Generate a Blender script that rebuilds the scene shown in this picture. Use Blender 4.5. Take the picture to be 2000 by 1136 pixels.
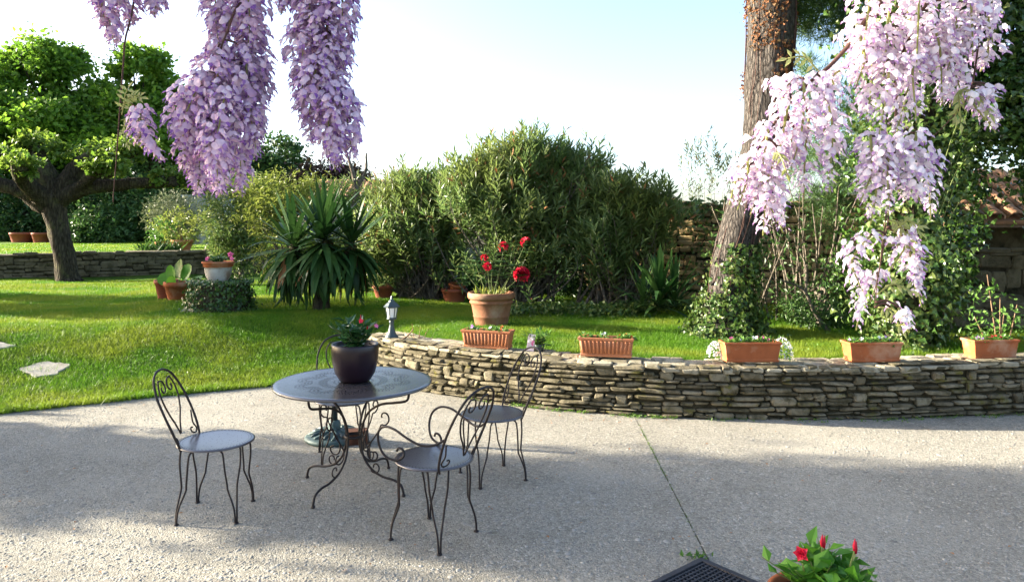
import bpy, math
import numpy as np
from mathutils import Vector, Matrix

sc = bpy.context.scene
for o in list(bpy.data.objects): bpy.data.objects.remove(o)
R = math.radians
rng = np.random.default_rng(11)

# ------------------------------------------------------------------ camera, sky, sun, exposure
EYE = 1.79
cam_d = bpy.data.cameras.new('camera'); cam = bpy.data.objects.new('camera', cam_d)
sc.collection.objects.link(cam); sc.camera = cam
cam.location = (0, 0, EYE); cam.rotation_euler = (R(90), 0, 0)
cam_d.sensor_width = 36.0; cam_d.lens = 25.2; cam_d.shift_y = -0.064
cam_d.clip_start = 0.05; cam_d.clip_end = 5000

SUN_EL = R(15.0)
SUN_DIR = Vector((-0.98, 0.19, 0)).normalized() * math.cos(SUN_EL) + Vector((0, 0, math.sin(SUN_EL)))   # towards the sun
world = bpy.data.worlds.new('World'); sc.world = world; world.use_nodes = True
wn = world.node_tree; wn.nodes.clear()
sky = wn.nodes.new('ShaderNodeTexSky'); sky.sky_type = 'NISHITA'; sky.sun_disc = False
sky.sun_elevation = SUN_EL; sky.sun_rotation = math.atan2(SUN_DIR.x, SUN_DIR.y)
sky.altitude = 100; sky.air_density = .75; sky.dust_density = 2.6; sky.ozone_density = 1.0
bg = wn.nodes.new('ShaderNodeBackground'); bg.inputs['Strength'].default_value = 0.108
wo = wn.nodes.new('ShaderNodeOutputWorld')
wn.links.new(sky.outputs[0], bg.inputs['Color']); wn.links.new(bg.outputs[0], wo.inputs['Surface'])
sun_d = bpy.data.lights.new('sun', 'SUN'); sun_d.energy = 5.0; sun_d.angle = R(0.6); sun_d.color = (1.0, 0.91, 0.74)
sun = bpy.data.objects.new('sun', sun_d); sc.collection.objects.link(sun)
sun.rotation_euler = (-SUN_DIR).to_track_quat('-Z', 'Y').to_euler(); sun.location = SUN_DIR * 60
sc.view_settings.view_transform = 'Standard'; sc.view_settings.look = 'None'
sc.view_settings.gamma = 1.0; sc.view_settings.use_curve_mapping = False
sc.view_settings.exposure = 2.52
sc.render.engine = 'CYCLES'
sc.cycles.use_denoising = True
sc.cycles.max_bounces = 6; sc.cycles.diffuse_bounces = 3; sc.cycles.glossy_bounces = 3
sc.cycles.transmission_bounces = 4; sc.cycles.transparent_max_bounces = 6

# ------------------------------------------------------------------ helpers
def at(px, py, D):
    """survey: the point seen at photograph pixel (px, py) that stands D metres ahead"""
    return np.array([(px - 1000) * D / 1400, D, EYE - (py - 440) * D / 1400])

def U(a, b, n=None): return rng.uniform(a, b, n)

def to_mesh(name, V, F, smooth=False, mats=(), mi=None):
    me = bpy.data.meshes.new(name)
    V = np.asarray(V, dtype=np.float32)
    if isinstance(F, np.ndarray):
        k = F.shape[1]; n = len(F)
        me.vertices.add(len(V)); me.vertices.foreach_set('co', V.ravel())
        me.loops.add(n * k); me.loops.foreach_set('vertex_index', F.astype(np.int32).ravel())
        me.polygons.add(n); me.polygons.foreach_set('loop_start', np.arange(0, n * k, k, dtype=np.int32))
        me.polygons.foreach_set('loop_total', np.full(n, k, dtype=np.int32))
        if mi is not None: me.polygons.foreach_set('material_index', np.asarray(mi, dtype=np.int32))
        me.polygons.foreach_set('use_smooth', np.full(n, smooth, dtype=bool))
        me.update(calc_edges=True)
    else:
        me.from_pydata([tuple(v) for v in V], [], F)
        if mi is not None: me.polygons.foreach_set('material_index', np.asarray(mi, dtype=np.int32))
        me.polygons.foreach_set('use_smooth', np.full(len(me.polygons), smooth, dtype=bool))
        me.update()
    for m in mats: me.materials.append(m)
    return me

def link(name, me, parent=None):
    o = bpy.data.objects.new(name, me); sc.collection.objects.link(o)
    if parent is not None: o.parent = parent
    return o

def thing(name, label, cat, loc=(0, 0, 0), rz=0.0, group=None):
    o = bpy.data.objects.new(name, None); sc.collection.objects.link(o)
    o.location = tuple(float(c) for c in loc); o.rotation_euler = (0, 0, rz); o.empty_display_size = .1
    o['label'] = label; o['category'] = cat
    if group: o['group'] = group
    return o

def tag(o, label, cat, group=None):
    o['label'] = label; o['category'] = cat
    if group: o['group'] = group
    return o

class G:
    """collects polygons of one part"""
    def __init__(s): s.v = []; s.f = []; s.m = []; s.n = 0
    def add(s, V, F, mi=0):
        V = np.asarray(V, float)
        s.v.append(V); s.f += [tuple(int(i) + s.n for i in f) for f in F]; s.m += [mi] * len(F); s.n += len(V); return s
    def part(s, name, mats, parent=None, smooth=False, off=(0, 0, 0), kind=None, label=None):
        if not isinstance(mats, (list, tuple)): mats = [mats]
        me = to_mesh(name, np.concatenate(s.v) - np.asarray(off, float), s.f, smooth, mats, s.m)
        o = link(name, me, parent)
        if kind: o['kind'] = kind
        if label: o['label'] = label
        return o

def rot(ax, a):
    return np.array(Matrix.Rotation(a, 3, ax))

def smooth_pts(P, n=6):
    P = np.asarray(P, float)
    if len(P) < 3: return P
    Q = np.vstack([2 * P[0] - P[1], P, 2 * P[-1] - P[-2]])
    out = []
    for i in range(1, len(Q) - 2):
        p0, p1, p2, p3 = Q[i - 1], Q[i], Q[i + 1], Q[i + 2]
        for t in np.arange(n) / n:
            out.append(.5 * ((2 * p1) + (-p0 + p2) * t + (2 * p0 - 5 * p1 + 4 * p2 - p3) * t * t + (-p0 + 3 * p1 - 3 * p2 + p3) * t ** 3))
    out.append(Q[-2]); return np.array(out)

def tube(P, r, k=6, caps=True, bump=0.0, bf=3.0):
    """swept round bar; r scalar or per point; bump = relative unevenness"""
    P = np.asarray(P, float); n = len(P)
    r = np.full(n, r) if np.isscalar(r) else np.interp(np.linspace(0, 1, n), np.linspace(0, 1, len(r)), r)
    T = np.gradient(P, axis=0); T /= np.linalg.norm(T, axis=1)[:, None] + 1e-9
    a = np.array([0, 0, 1.0]) if abs(T[0][2]) < .9 else np.array([1.0, 0, 0])
    V = []
    N = np.cross(T[0], a); N /= np.linalg.norm(N)
    ph = np.linspace(0, 2 * math.pi, k, endpoint=False)
    sd = U(0, 50)
    for i in range(n):
        N = N - T[i] * N.dot(T[i]); N /= np.linalg.norm(N) + 1e-9
        B = np.cross(T[i], N)
        rr = r[i] * (1 + bump * (np.sin(ph * 3 + i * .31 * bf + sd) * .5 + np.sin(ph * 5 - i * .23 * bf + sd * 2) * .35 + np.sin(ph * 2 + i * .9 * bf) * .3)) if bump else np.full(k, r[i])
        V.append(P[i] + np.outer(np.cos(ph) * rr, N) + np.outer(np.sin(ph) * rr, B))
    V = np.concatenate(V)
    F = [(i * k + j, i * k + (j + 1) % k, (i + 1) * k + (j + 1) % k, (i + 1) * k + j) for i in range(n - 1) for j in range(k)]
    if caps: F += [tuple(range(k - 1, -1, -1)), tuple(range((n - 1) * k, n * k))]
    return V, F

def lathe(prof, k=28, c=(0, 0, 0)):
    prof = np.asarray(prof, float); n = len(prof); ph = np.linspace(0, 2 * math.pi, k, endpoint=False)
    V = np.array([[r * math.cos(p), r * math.sin(p), z] for r, z in prof for p in ph]) + np.asarray(c, float)
    F = [(i * k + j, i * k + (j + 1) % k, (i + 1) * k + (j + 1) % k, (i + 1) * k + j) for i in range(n - 1) for j in range(k)]
    return V, F

def box(c, s, M=None):
    V = np.array([[x, y, z] for x in (-.5, .5) for y in (-.5, .5) for z in (-.5, .5)]) * np.asarray(s, float)
    if M is not None: V = V @ np.asarray(M).T
    return V + np.asarray(c, float), [(0, 1, 3, 2), (4, 6, 7, 5), (0, 4, 5, 1), (2, 3, 7, 6), (0, 2, 6, 4), (1, 5, 7, 3)]

def disc(c, r, k=20):
    ph = np.linspace(0, 2 * math.pi, k, endpoint=False)
    return np.stack([c[0] + r * np.cos(ph), c[1] + r * np.sin(ph), np.full(k, c[2])], 1), [tuple(range(k))]

def scatter(TV, TF, P, M, tmi=None):
    """n copies of a template: P (n,3), M (n,3,3) -> one big vertex / face array"""
    n, k = len(P), len(TV)
    V = np.einsum('nij,kj->nki', M, TV) + P[:, None, :]
    F = (TF[None] + (np.arange(n) * k)[:, None, None]).reshape(-1, TF.shape[1])
    mi = None if tmi is None else np.tile(tmi, n)
    return V.reshape(-1, 3), F, mi

def unit(A): return A / (np.linalg.norm(A, axis=-1, keepdims=True) + 1e-9)
def rand_dirs(n): return unit(rng.normal(size=(n, 3)))
def frames(d, nrm, size):
    """leaf frames: y along d, z near nrm, scaled by size (n) or (n,3)"""
    d = unit(d); x = unit(np.cross(d, nrm)); z = np.cross(x, d)
    M = np.stack([x, d, z], axis=2)
    s = np.asarray(size, float)
    if s.ndim == 1: s = np.repeat(s[:, None], 3, 1)
    return M * s[:, None, :]

LEAF4 = (lambda w, c=.10: np.array([[0, 0, 0], [w / 2, .45, c], [0, .5, 0], [-w / 2, .45, c], [0, 1, -.06]], float))
LEAF4F = np.array([[0, 1, 2], [0, 2, 3], [1, 4, 2], [2, 4, 3]])
LEAF1 = (lambda w, c=.12: np.array([[0, 0, 0], [w / 2, .5, c], [0, 1, 0], [-w / 2, .5, c]], float))
LEAF1F = np.array([[0, 1, 2], [0, 2, 3]])
IVY = np.array([[0, 0, 0], [.5, .1, .02], [.32, .42, .08], [0, 1, -.06], [-.32, .42, .08], [-.5, .1, .02], [0, .4, 0]], float)
IVYF = np.array([[0, 1, 6], [1, 2, 6], [2, 3, 6], [3, 4, 6], [4, 5, 6], [5, 0, 6]])

def leaves_part(name, TV, TF, P, M, m, parent=None, off=(0, 0, 0), kind='stuff'):
    V, F, _ = scatter(TV, TF, P - np.asarray(off, float), M)
    o = link(name, to_mesh(name, V, F, False, [m]), parent)
    if kind: o['kind'] = kind
    return o

def crown_pts(lobes, n, clump=.16, per=14, inner=.45):
    """leaf points gathered in clumps through ellipsoid lobes; returns P, outward dirs"""
    L = np.asarray(lobes, float); w = (L[:, 3] * L[:, 4] * L[:, 5]) ** (2 / 3); w /= w.sum()
    nc = max(1, n // per)
    k = rng.choice(len(L), nc, p=w)
    d = rand_dirs(nc); rad = (inner ** 3 + (1 - inner ** 3) * rng.random(nc)) ** (1 / 3)
    C = L[k, :3] + d * rad[:, None] * L[k, 3:6]
    s = clump * L[k, 3:6].mean(axis=1) * U(.6, 1.35, nc)
    idx = np.repeat(np.arange(nc), per)
    P = C[idx] + rng.normal(size=(nc * per, 3)) * s[idx][:, None] * np.array([1, 1, .75])
    return P, d[idx]

def foliage(name, lobes, n, size, TV, TF, m, parent, off, clump=.16, per=14, inner=.45, up=.5, zmin=None):
    P, d = crown_pts(lobes, n, clump, per, inner)
    if zmin is not None: keep = P[:, 2] > zmin; P = P[keep]; d = d[keep]
    N = len(P)
    ax = unit(rand_dirs(N) + d * .5 - np.array([0, 0, .25]))
    nr = unit(rand_dirs(N) + np.array([0, 0, up * 2]) + d * .5)
    return leaves_part(name, TV, TF, P, frames(ax, nr, size * U(.6, 1.3, N)), m, parent, off)

# ------------------------------------------------------------------ materials
def newmat(name):
    m = bpy.data.materials.new(name); m.use_nodes = True; nt = m.node_tree; nt.nodes.clear()
    out = nt.nodes.new('ShaderNodeOutputMaterial'); b = nt.nodes.new('ShaderNodeBsdfPrincipled')
    nt.links.new(b.outputs[0], out.inputs[0]); return m, nt, b, out
def node(nt, t, **k):
    n = nt.nodes.new(t)
    for a, v in k.items():
        if a.startswith('i_'): n.inputs[a[2:].replace('_', ' ')].default_value = v
        else: setattr(n, a, v)
    return n
def ramp(nt, cols, src, pos=None):
    r = nt.nodes.new('ShaderNodeValToRGB'); e = r.color_ramp.elements
    while len(e) < len(cols): e.new(.5)
    for i, c in enumerate(cols):
        e[i].position = pos[i] if pos else i / (len(cols) - 1); e[i].color = (*c, 1)
    nt.links.new(src, r.inputs[0]); return r.outputs[0]
def rnd(nt):
    g = nt.nodes.new('ShaderNodeNewGeometry'); oi = nt.nodes.new('ShaderNodeObjectInfo')
    a = node(nt, 'ShaderNodeMath', operation='ADD'); f = node(nt, 'ShaderNodeMath', operation='FRACT')
    nt.links.new(g.outputs['Random Per Island'], a.inputs[0]); nt.links.new(oi.outputs['Random'], a.inputs[1])
    nt.links.new(a.outputs[0], f.inputs[0]); return f.outputs[0]
def noise(nt, scale, detail=5, rough=.6, coord='Object'):
    tc = nt.nodes.new('ShaderNodeTexCoord')
    n = node(nt, 'ShaderNodeTexNoise'); n.inputs['Scale'].default_value = scale; n.inputs['Detail'].default_value = detail; n.inputs['Roughness'].default_value = rough
    if coord == 'World':
        g = nt.nodes.new('ShaderNodeNewGeometry'); nt.links.new(g.outputs['Position'], n.inputs['Vector'])
    else: nt.links.new(tc.outputs[coord], n.inputs['Vector'])
    return n.outputs[0]
def mixc(nt, fac, a, b, mode='MIX'):
    m = node(nt, 'ShaderNodeMix', data_type='RGBA', blend_type=mode)
    if isinstance(fac, float): m.inputs[0].default_value = fac
    else: nt.links.new(fac, m.inputs[0])
    for s, i in ((a, 6), (b, 7)):
        if isinstance(s, tuple): m.inputs[i].default_value = (*s, 1)
        else: nt.links.new(s, m.inputs[i])
    return m.outputs[2]
def bump(nt, b, src, strength=.4, dist=.01):
    bp = nt.nodes.new('ShaderNodeBump'); bp.inputs['Strength'].default_value = strength; bp.inputs['Distance'].default_value = dist
    nt.links.new(src, bp.inputs['Height']); nt.links.new(bp.outputs[0], b.inputs['Normal'])

def leafmat(name, cols, trans=.35, rough=.5, spec=.35, tint=None, patch=None):
    m, nt, b, out = newmat(name)
    c = ramp(nt, cols, rnd(nt))
    if patch:      # slow colour drift through the plant
        f = ramp(nt, [(0, 0, 0), (1, 1, 1)], noise(nt, patch[0], 2, .5, 'World'), [.42, .62]); c = mixc(nt, f, c, patch[1])
    nt.links.new(c, b.inputs['Base Color']); b.inputs['Roughness'].default_value = rough; b.inputs['Specular IOR Level'].default_value = spec
    t = nt.nodes.new('ShaderNodeBsdfTranslucent')
    if tint: nt.links.new(mixc(nt, 1.0, c, tint, 'MULTIPLY'), t.inputs[0])
    else: nt.links.new(c, t.inputs[0])
    mx = nt.nodes.new('ShaderNodeMixShader'); mx.inputs[0].default_value = trans
    nt.links.new(b.outputs[0], mx.inputs[1]); nt.links.new(t.outputs[0], mx.inputs[2]); nt.links.new(mx.outputs[0], out.inputs[0])
    return m

def stonemat(name, cols, dirt=(.045, .04, .02), amount=(.45, .68), scale=9, b_s=.8, lichen=None):
    m, nt, b, out = newmat(name)
    c = ramp(nt, cols, rnd(nt))
    c = mixc(nt, .55, c, ramp(nt, [(.30, .30, .30), (.74, .74, .74)], noise(nt, 34, 6, .7, 'World')), 'OVERLAY')
    c = mixc(nt, ramp(nt, [(0, 0, 0), (1, 1, 1)], noise(nt, scale, 6, .65, 'World'), amount), c, dirt)
    if lichen: c = mixc(nt, ramp(nt, [(0, 0, 0), (1, 1, 1)], noise(nt, 5.3, 5, .7, 'World'), [.56, .66]), c, lichen)
    nt.links.new(c, b.inputs['Base Color']); b.inputs['Roughness'].default_value = .92; b.inputs['Specular IOR Level'].default_value = .15
    bump(nt, b, noise(nt, 45, 7, .75, 'World'), b_s, .02); return m

def plain(name, col, rough=.6, metal=0.0, spec=.4, var=.25, vs=12, bs=0.0, bsc=60, col2=None, c2=(.5, .7)):
    m, nt, b, out = newmat(name)
    nz = noise(nt, vs, 5, .6)
    lo = tuple(c * (1 - var) for c in col); hi = tuple(min(1, c * (1 + var)) for c in col)
    c = ramp(nt, [lo, hi], nz, [.3, .7])
    if col2: c = mixc(nt, ramp(nt, [(0, 0, 0), (1, 1, 1)], noise(nt, vs * .45, 6, .65, 'World'), c2), c, col2)
    nt.links.new(c, b.inputs['Base Color']); b.inputs['Roughness'].default_value = rough; b.inputs['Metallic'].default_value = metal
    b.inputs['Specular IOR Level'].default_value = spec
    if bs: bump(nt, b, noise(nt, bsc, 5, .65), bs, .006)
    return m

def barkmat(name, lo, hi, scale=(9, 9, 1.6), moss=None):
    m, nt, b, out = newmat(name)
    g = nt.nodes.new('ShaderNodeNewGeometry'); mp = nt.nodes.new('ShaderNodeMapping'); mp.inputs['Scale'].default_value = scale
    nt.links.new(g.outputs['Position'], mp.inputs[0])
    n = node(nt, 'ShaderNodeTexNoise'); n.inputs['Scale'].default_value = 2.4; n.inputs['Detail'].default_value = 8; n.inputs['Roughness'].default_value = .7
    n.inputs['Distortion'].default_value = .6
    nt.links.new(mp.outputs[0], n.inputs['Vector'])
    v = node(nt, 'ShaderNodeTexVoronoi', feature='DISTANCE_TO_EDGE'); v.inputs['Scale'].default_value = 1.9; nt.links.new(mp.outputs[0], v.inputs['Vector'])
    h = node(nt, 'ShaderNodeMath', operation='MULTIPLY_ADD'); nt.links.new(v.outputs[0], h.inputs[0]); h.inputs[1].default_value = .9; nt.links.new(n.outputs[0], h.inputs[2])
    c = ramp(nt, [lo, hi], h.outputs[0], [.38, .85])
    if moss: c = mixc(nt, ramp(nt, [(0, 0, 0), (1, 1, 1)], noise(nt, 3, 5, .7, 'World'), [.5, .7]), c, moss)
    nt.links.new(c, b.inputs['Base Color']); b.inputs['Roughness'].default_value = .95; b.inputs['Specular IOR Level'].default_value = .1
    bump(nt, b, h.outputs[0], 1.0, .06); return m

M = {}
M['iron'] = plain('iron_paint', (.018, .012, .011), .5, .0, .3, .3, 30, .25, 140, (.045, .018, .010), (.58, .74))
M['table'] = plain('table_enamel', (.060, .052, .054), .26, .0, .6, .12, 5, .06, 90)
M['seat'] = plain('seat_enamel', (.060, .050, .055), .30, .0, .6, .15, 7, .10, 120, (.14, .13, .13), (.60, .72))
for _m in ('table', 'seat'):
    _b = [n for n in M[_m].node_tree.nodes if n.type == 'BSDF_PRINCIPLED'][0]; _b.inputs['Coat Weight'].default_value = .45; _b.inputs['Coat Roughness'].default_value = .22; _b.inputs['Coat IOR'].default_value = 1.7
M['hole'] = plain('hole', (.008, .007, .007), .9, 0, .1)
M['glaze'] = plain('dark_glaze', (.014, .006, .010), .30, 0, .35, .3, 6, .05, 40)
M['soil'] = plain('soil', (.030, .020, .013), .95, 0, .1, .5, 40, 1.0, 60)
M['terra'] = plain('terracotta', (.33, .098, .036), .85, 0, .15, .18, 9, .2, 70, (.44, .26, .16), (.5, .74))
M['terra_pale'] = plain('pale_terracotta', (.40, .155, .072), .85, 0, .15, .14, 9, .15, 70, (.48, .26, .16), (.5, .75))
M['terra_old'] = plain('weathered_terracotta', (.22, .10, .055), .9, 0, .12, .25, 7, .4, 50, (.30, .21, .14), (.5, .68))
M['terra_red'] = plain('red_terracotta', (.27, .075, .04), .75, 0, .25, .15, 9, .1, 60)
M['limewash'] = plain('limed_pot', (.40, .38, .34), .9, 0, .1, .25, 8, .3, 60, (.25, .18, .13), (.55, .7))
M['lamp'] = plain('lamp_paint', (.048, .066, .070), .4, .2, .45, .2, 14, .05, 90)
M['glass'] = plain('frosted_glass', (.75, .76, .72), .25, 0, .5, .05, 5)
M['cast'] = plain('cast_green', (.05, .082, .078), .55, .2, .4, .2, 20, .3, 80)
M['pole'] = plain('pole_dark', (.035, .05, .05), .4, .3, .4)
M['rust'] = plain('rusty_iron', (.085, .035, .020), .85, .1, .2, .4, 22, .5, 80)
M['rubber'] = plain('grate_iron', (.035, .035, .04), .6, .2, .4, .3, 30, .2, 80)
M['card'] = plain('plant_card', (.75, .55, .53), .5, 0, .3, .35, 40)
M['twig'] = plain('dry_twig', (.20, .13, .08), .9, 0, .1)
M['stem'] = plain('green_stem', (.12, .15, .05), .8, 0, .2)
M['redbrown'] = plain('young_shoot', (.30, .10, .05), .6, 0, .2)
M['twig_dark'] = plain('wisteria_bark', (.085, .045, .035), .8, 0, .2, .3, 50, .5, 120)
M['mortar'] = stonemat('wall_core', [(.040, .034, .020), (.06, .05, .03)], (.018, .017, .008), (.4, .65), 12, 1.0)
M['stone'] = stonemat('limestone', [(.11, .095, .062), (.17, .145, .095), (.25, .215, .145), (.13, .11, .072), (.20, .17, .11)], (.040, .034, .014), (.44, .68), 9, 1.0, (.13, .115, .03))
M['cap'] = stonemat('cap_limestone', [(.25, .22, .155), (.36, .32, .235), (.30, .265, .19)], (.11, .095, .05), (.46, .70), 7, .8)
M['stone_far'] = stonemat('terrace_limestone', [(.11, .095, .06), (.17, .145, .09), (.13, .11, .07)], (.04, .035, .018), (.45, .7), 5, .6)
M['stone_gold'] = stonemat('golden_stone', [(.32, .22, .10), (.44, .32, .16), (.26, .18, .09), (.38, .28, .145)], (.07, .055, .025), (.5, .72), 5, .9)
M['step'] = stonemat('stepping_stone', [(.30, .28, .235), (.36, .335, .285)], (.15, .13, .08), (.5, .75), 6, .7)
M['tile'] = plain('roof_tile', (.40, .22, .13), .9, 0, .1, .3, 5, .3, 60, (.20, .16, .11), (.5, .7))
M['render'] = plain('pale_render', (.55, .54, .52), .95, 0, .1, .1, 2)
M['grey_wall'] = plain('grey_block', (.20, .22, .23), .95, 0, .1, .15, 3)
M['door'] = plain('blue_grey_paint', (.13, .15, .18), .7, 0, .3)
M['bark_pine'] = barkmat('pine_bark', (.018, .015, .013), (.135, .118, .104), (13, 13, 4.2))
M['bark'] = barkmat('mulberry_bark', (.016, .012, .008), (.09, .072, .048), (9, 9, 1.8), (.10, .10, .04))
M['bark_grey'] = barkmat('grey_bark', (.08, .065, .05), (.26, .22, .17), (16, 16, 4))
M['dead_ivy'] = leafmat('dead_ivy', [(.15, .055, .02), (.24, .10, .035), (.10, .045, .02), (.20, .13, .06)], .2, .8)
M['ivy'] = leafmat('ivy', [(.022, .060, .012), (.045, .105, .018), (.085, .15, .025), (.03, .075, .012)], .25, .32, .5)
M['ivy_lit'] = leafmat('lit_ivy', [(.030, .075, .013), (.06, .115, .022), (.115, .15, .035), (.042, .09, .016)], .3, .38, .38)  # paler copy of the ivy, sunlit look put into the leaf colour
M['oleander'] = leafmat('oleander', [(.075, .14, .034), (.12, .195, .052), (.165, .24, .075), (.215, .26, .09), (.09, .16, .04)], .45, .38, .42, None, (.6, (.15, .195, .052)))
M['oleander2'] = leafmat('oleander_light', [(.07, .13, .03), (.12, .18, .045), (.17, .20, .06)], .35, .4, .45)
M['brownleaf'] = leafmat('brown_leaf', [(.26, .11, .04), (.34, .17, .07)], .2, .7)
M['yucca'] = leafmat('yucca', [(.014, .046, .011), (.026, .070, .016), (.050, .105, .024), (.020, .060, .014)], .2, .5, .22)
M['maple'] = leafmat('spring_leaf', [(.09, .20, .018), (.14, .27, .025), (.19, .32, .035), (.07, .16, .015)], .55, .45, .4)
M['mulberry'] = leafmat('mulberry_leaf', [(.085, .165, .018), (.14, .225, .026), (.19, .26, .04), (.06, .13, .015)], .5, .45, .4)
M['hedge'] = leafmat('dark_hedge', [(.018, .050, .012), (.030, .075, .016), (.05, .10, .02)], .25, .45, .35)
M['hedge2'] = leafmat('mid_hedge', [(.03, .08, .018), (.055, .115, .025), (.08, .14, .03)], .3, .45, .35)
M['olive'] = leafmat('grey_green', [(.09, .12, .055), (.13, .155, .08), (.17, .19, .10)], .25, .5, .3)
M['limeleaf'] = leafmat('yellow_green', [(.13, .18, .025), (.19, .23, .04), (.24, .26, .06)], .4, .45, .4)
M['darkred'] = leafmat('copper_leaf', [(.045, .025, .018), (.07, .035, .022), (.05, .045, .02)], .25, .5, .3)
M['needle'] = leafmat('pine_needle', [(.035, .085, .02), (.06, .125, .028), (.10, .16, .04)], .3, .5, .3)
M['grass'] = leafmat('grass_blade', [(.05, .155, .007), (.080, .20, .010), (.125, .225, .016), (.06, .17, .008)], .42, .5, .2, None, (.9, (.19, .25, .022)))
M['weed'] = leafmat('weed', [(.09, .19, .02), (.15, .25, .04)], .4, .5)
M['leaf'] = leafmat('bedding_leaf', [(.05, .13, .02), (.09, .19, .03), (.13, .24, .05)], .35, .4)
M['gloss'] = leafmat('glossy_leaf', [(.05, .18, .012), (.085, .25, .02), (.13, .31, .03), (.04, .14, .012)], .35, .42, .28)
M['darkgloss'] = leafmat('dark_glossy_leaf', [(.02, .07, .018), (.035, .10, .028), (.06, .14, .045)], .2, .22, .6)
M['wleaf'] = leafmat('wisteria_leaf', [(.30, .34, .09), (.42, .44, .16), (.36, .36, .14)], .5, .45)
M['petal'] = leafmat('wisteria_petal', [(.80, .68, .76), (.86, .77, .82), (.90, .85, .87), (.74, .58, .70)], .34, .55, .2)
M['keel'] = leafmat('wisteria_keel', [(.40, .21, .48), (.54, .34, .58), (.68, .50, .68)], .4, .5, .2)
M['petal2'] = leafmat('violet_wisteria_petal', [(.62, .43, .60), (.72, .55, .68), (.80, .67, .76), (.52, .33, .55)], .40, .55, .2)  # left sprays: deeper violet bloom, with shade and backlight put into the colour
M['keel2'] = leafmat('violet_wisteria_keel', [(.26, .11, .40), (.36, .18, .48), (.48, .30, .56)], .4, .5, .2)  # matching keel, its violet likewise deepened for shade and backlight
M['red'] = leafmat('red_petal', [(.55, .010, .035), (.70, .02, .06), (.42, .008, .03)], .3, .5, .3)
M['pink'] = leafmat('pink_petal', [(.70, .12, .30), (.78, .22, .42)], .3, .5, .3)
M['white'] = leafmat('white_petal', [(.78, .76, .74), (.85, .84, .82)], .3, .6, .2)
M['orange'] = leafmat('orange_petal', [(.75, .16, .03), (.80, .08, .02)], .3, .5, .2)
M['lilac'] = leafmat('lilac_petal', [(.62, .30, .66), (.70, .42, .74)], .3, .5, .2)

def patio_mat():
    m, nt, b, out = newmat('exposed_aggregate')
    g = nt.nodes.new('ShaderNodeNewGeometry')
    v = node(nt, 'ShaderNodeTexVoronoi'); v.inputs['Scale'].default_value = 62; v.inputs['Randomness'].default_value = 1
    nt.links.new(g.outputs['Position'], v.inputs['Vector'])
    v2 = node(nt, 'ShaderNodeTexVoronoi', feature='DISTANCE_TO_EDGE'); v2.inputs['Scale'].default_value = 62; nt.links.new(g.outputs['Position'], v2.inputs['Vector'])
    bw = nt.nodes.new('ShaderNodeRGBToBW'); nt.links.new(v.outputs['Color'], bw.inputs[0])
    c = ramp(nt, [(.20, .19, .16), (.29, .275, .235), (.38, .36, .305), (.255, .245, .215)], bw.outputs[0], [.15, .45, .75, .95])
    c = mixc(nt, ramp(nt, [(1, 1, 1), (0, 0, 0)], v2.outputs[0], [.0, .12]), c, (.25, .228, .19))
    big = noise(nt, .8, 5, .6, 'World')
    c = mixc(nt, .6, c, ramp(nt, [(.36, .355, .34), (.62, .615, .60)], big, [.3, .7]), 'OVERLAY')
    c = mixc(nt, ramp(nt, [(0, 0, 0), (.7, .7, .7)], noise(nt, 1.9, 7, .7, 'World'), [.55, .74]), c, (.17, .155, .12))
    c = mixc(nt, ramp(nt, [(0, 0, 0), (.75, .75, .75)], noise(nt, 7.5, 6, .75, 'World'), [.56, .70]), c, (.145, .135, .105))
    c = mixc(nt, ramp(nt, [(0, 0, 0), (.6, .6, .6)], noise(nt, .55, 4, .6, 'World'), [.5, .66]), c, (.36, .335, .28))
    c = mixc(nt, ramp(nt, [(0, 0, 0), (.85, .85, .85)], noise(nt, 70, 4, .7, 'World'), [.57, .66]), c, (.09, .08, .06))
    nt.links.new(c, b.inputs['Base Color']); b.inputs['Roughness'].default_value = .95; b.inputs['Specular IOR Level'].default_value = .12
    h = node(nt, 'ShaderNodeMath', operation='ADD'); nt.links.new(v2.outputs[0], h.inputs[0]); nt.links.new(noise(nt, 120, 4, .7, 'World'), h.inputs[1])
    bump(nt, b, h.outputs[0], .75, .012); return m
M['patio'] = patio_mat()
M['pebble'] = stonemat('pebble', [(.17, .16, .14), (.25, .235, .20), (.36, .34, .295), (.20, .18, .15), (.29, .28, .25)], (.19, .175, .145), (.6, .8), 20, .2)
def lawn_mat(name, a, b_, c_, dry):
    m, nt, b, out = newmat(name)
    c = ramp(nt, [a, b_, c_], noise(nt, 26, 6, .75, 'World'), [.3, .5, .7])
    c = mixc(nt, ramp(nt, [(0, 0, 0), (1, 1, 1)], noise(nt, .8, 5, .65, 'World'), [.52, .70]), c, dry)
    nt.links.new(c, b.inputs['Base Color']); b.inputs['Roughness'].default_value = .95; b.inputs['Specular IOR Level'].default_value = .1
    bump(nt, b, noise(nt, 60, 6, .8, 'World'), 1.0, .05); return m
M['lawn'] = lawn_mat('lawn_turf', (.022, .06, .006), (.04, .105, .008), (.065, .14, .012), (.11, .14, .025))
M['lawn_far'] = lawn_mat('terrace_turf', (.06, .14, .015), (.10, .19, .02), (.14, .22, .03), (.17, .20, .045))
M['joint'] = plain('joint_filler', (.11, .095, .07), .95, 0, .1, .4, 20)
M['earth'] = plain('earth', (.07, .06, .035), .95, 0, .1, .4, 1.5)
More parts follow.
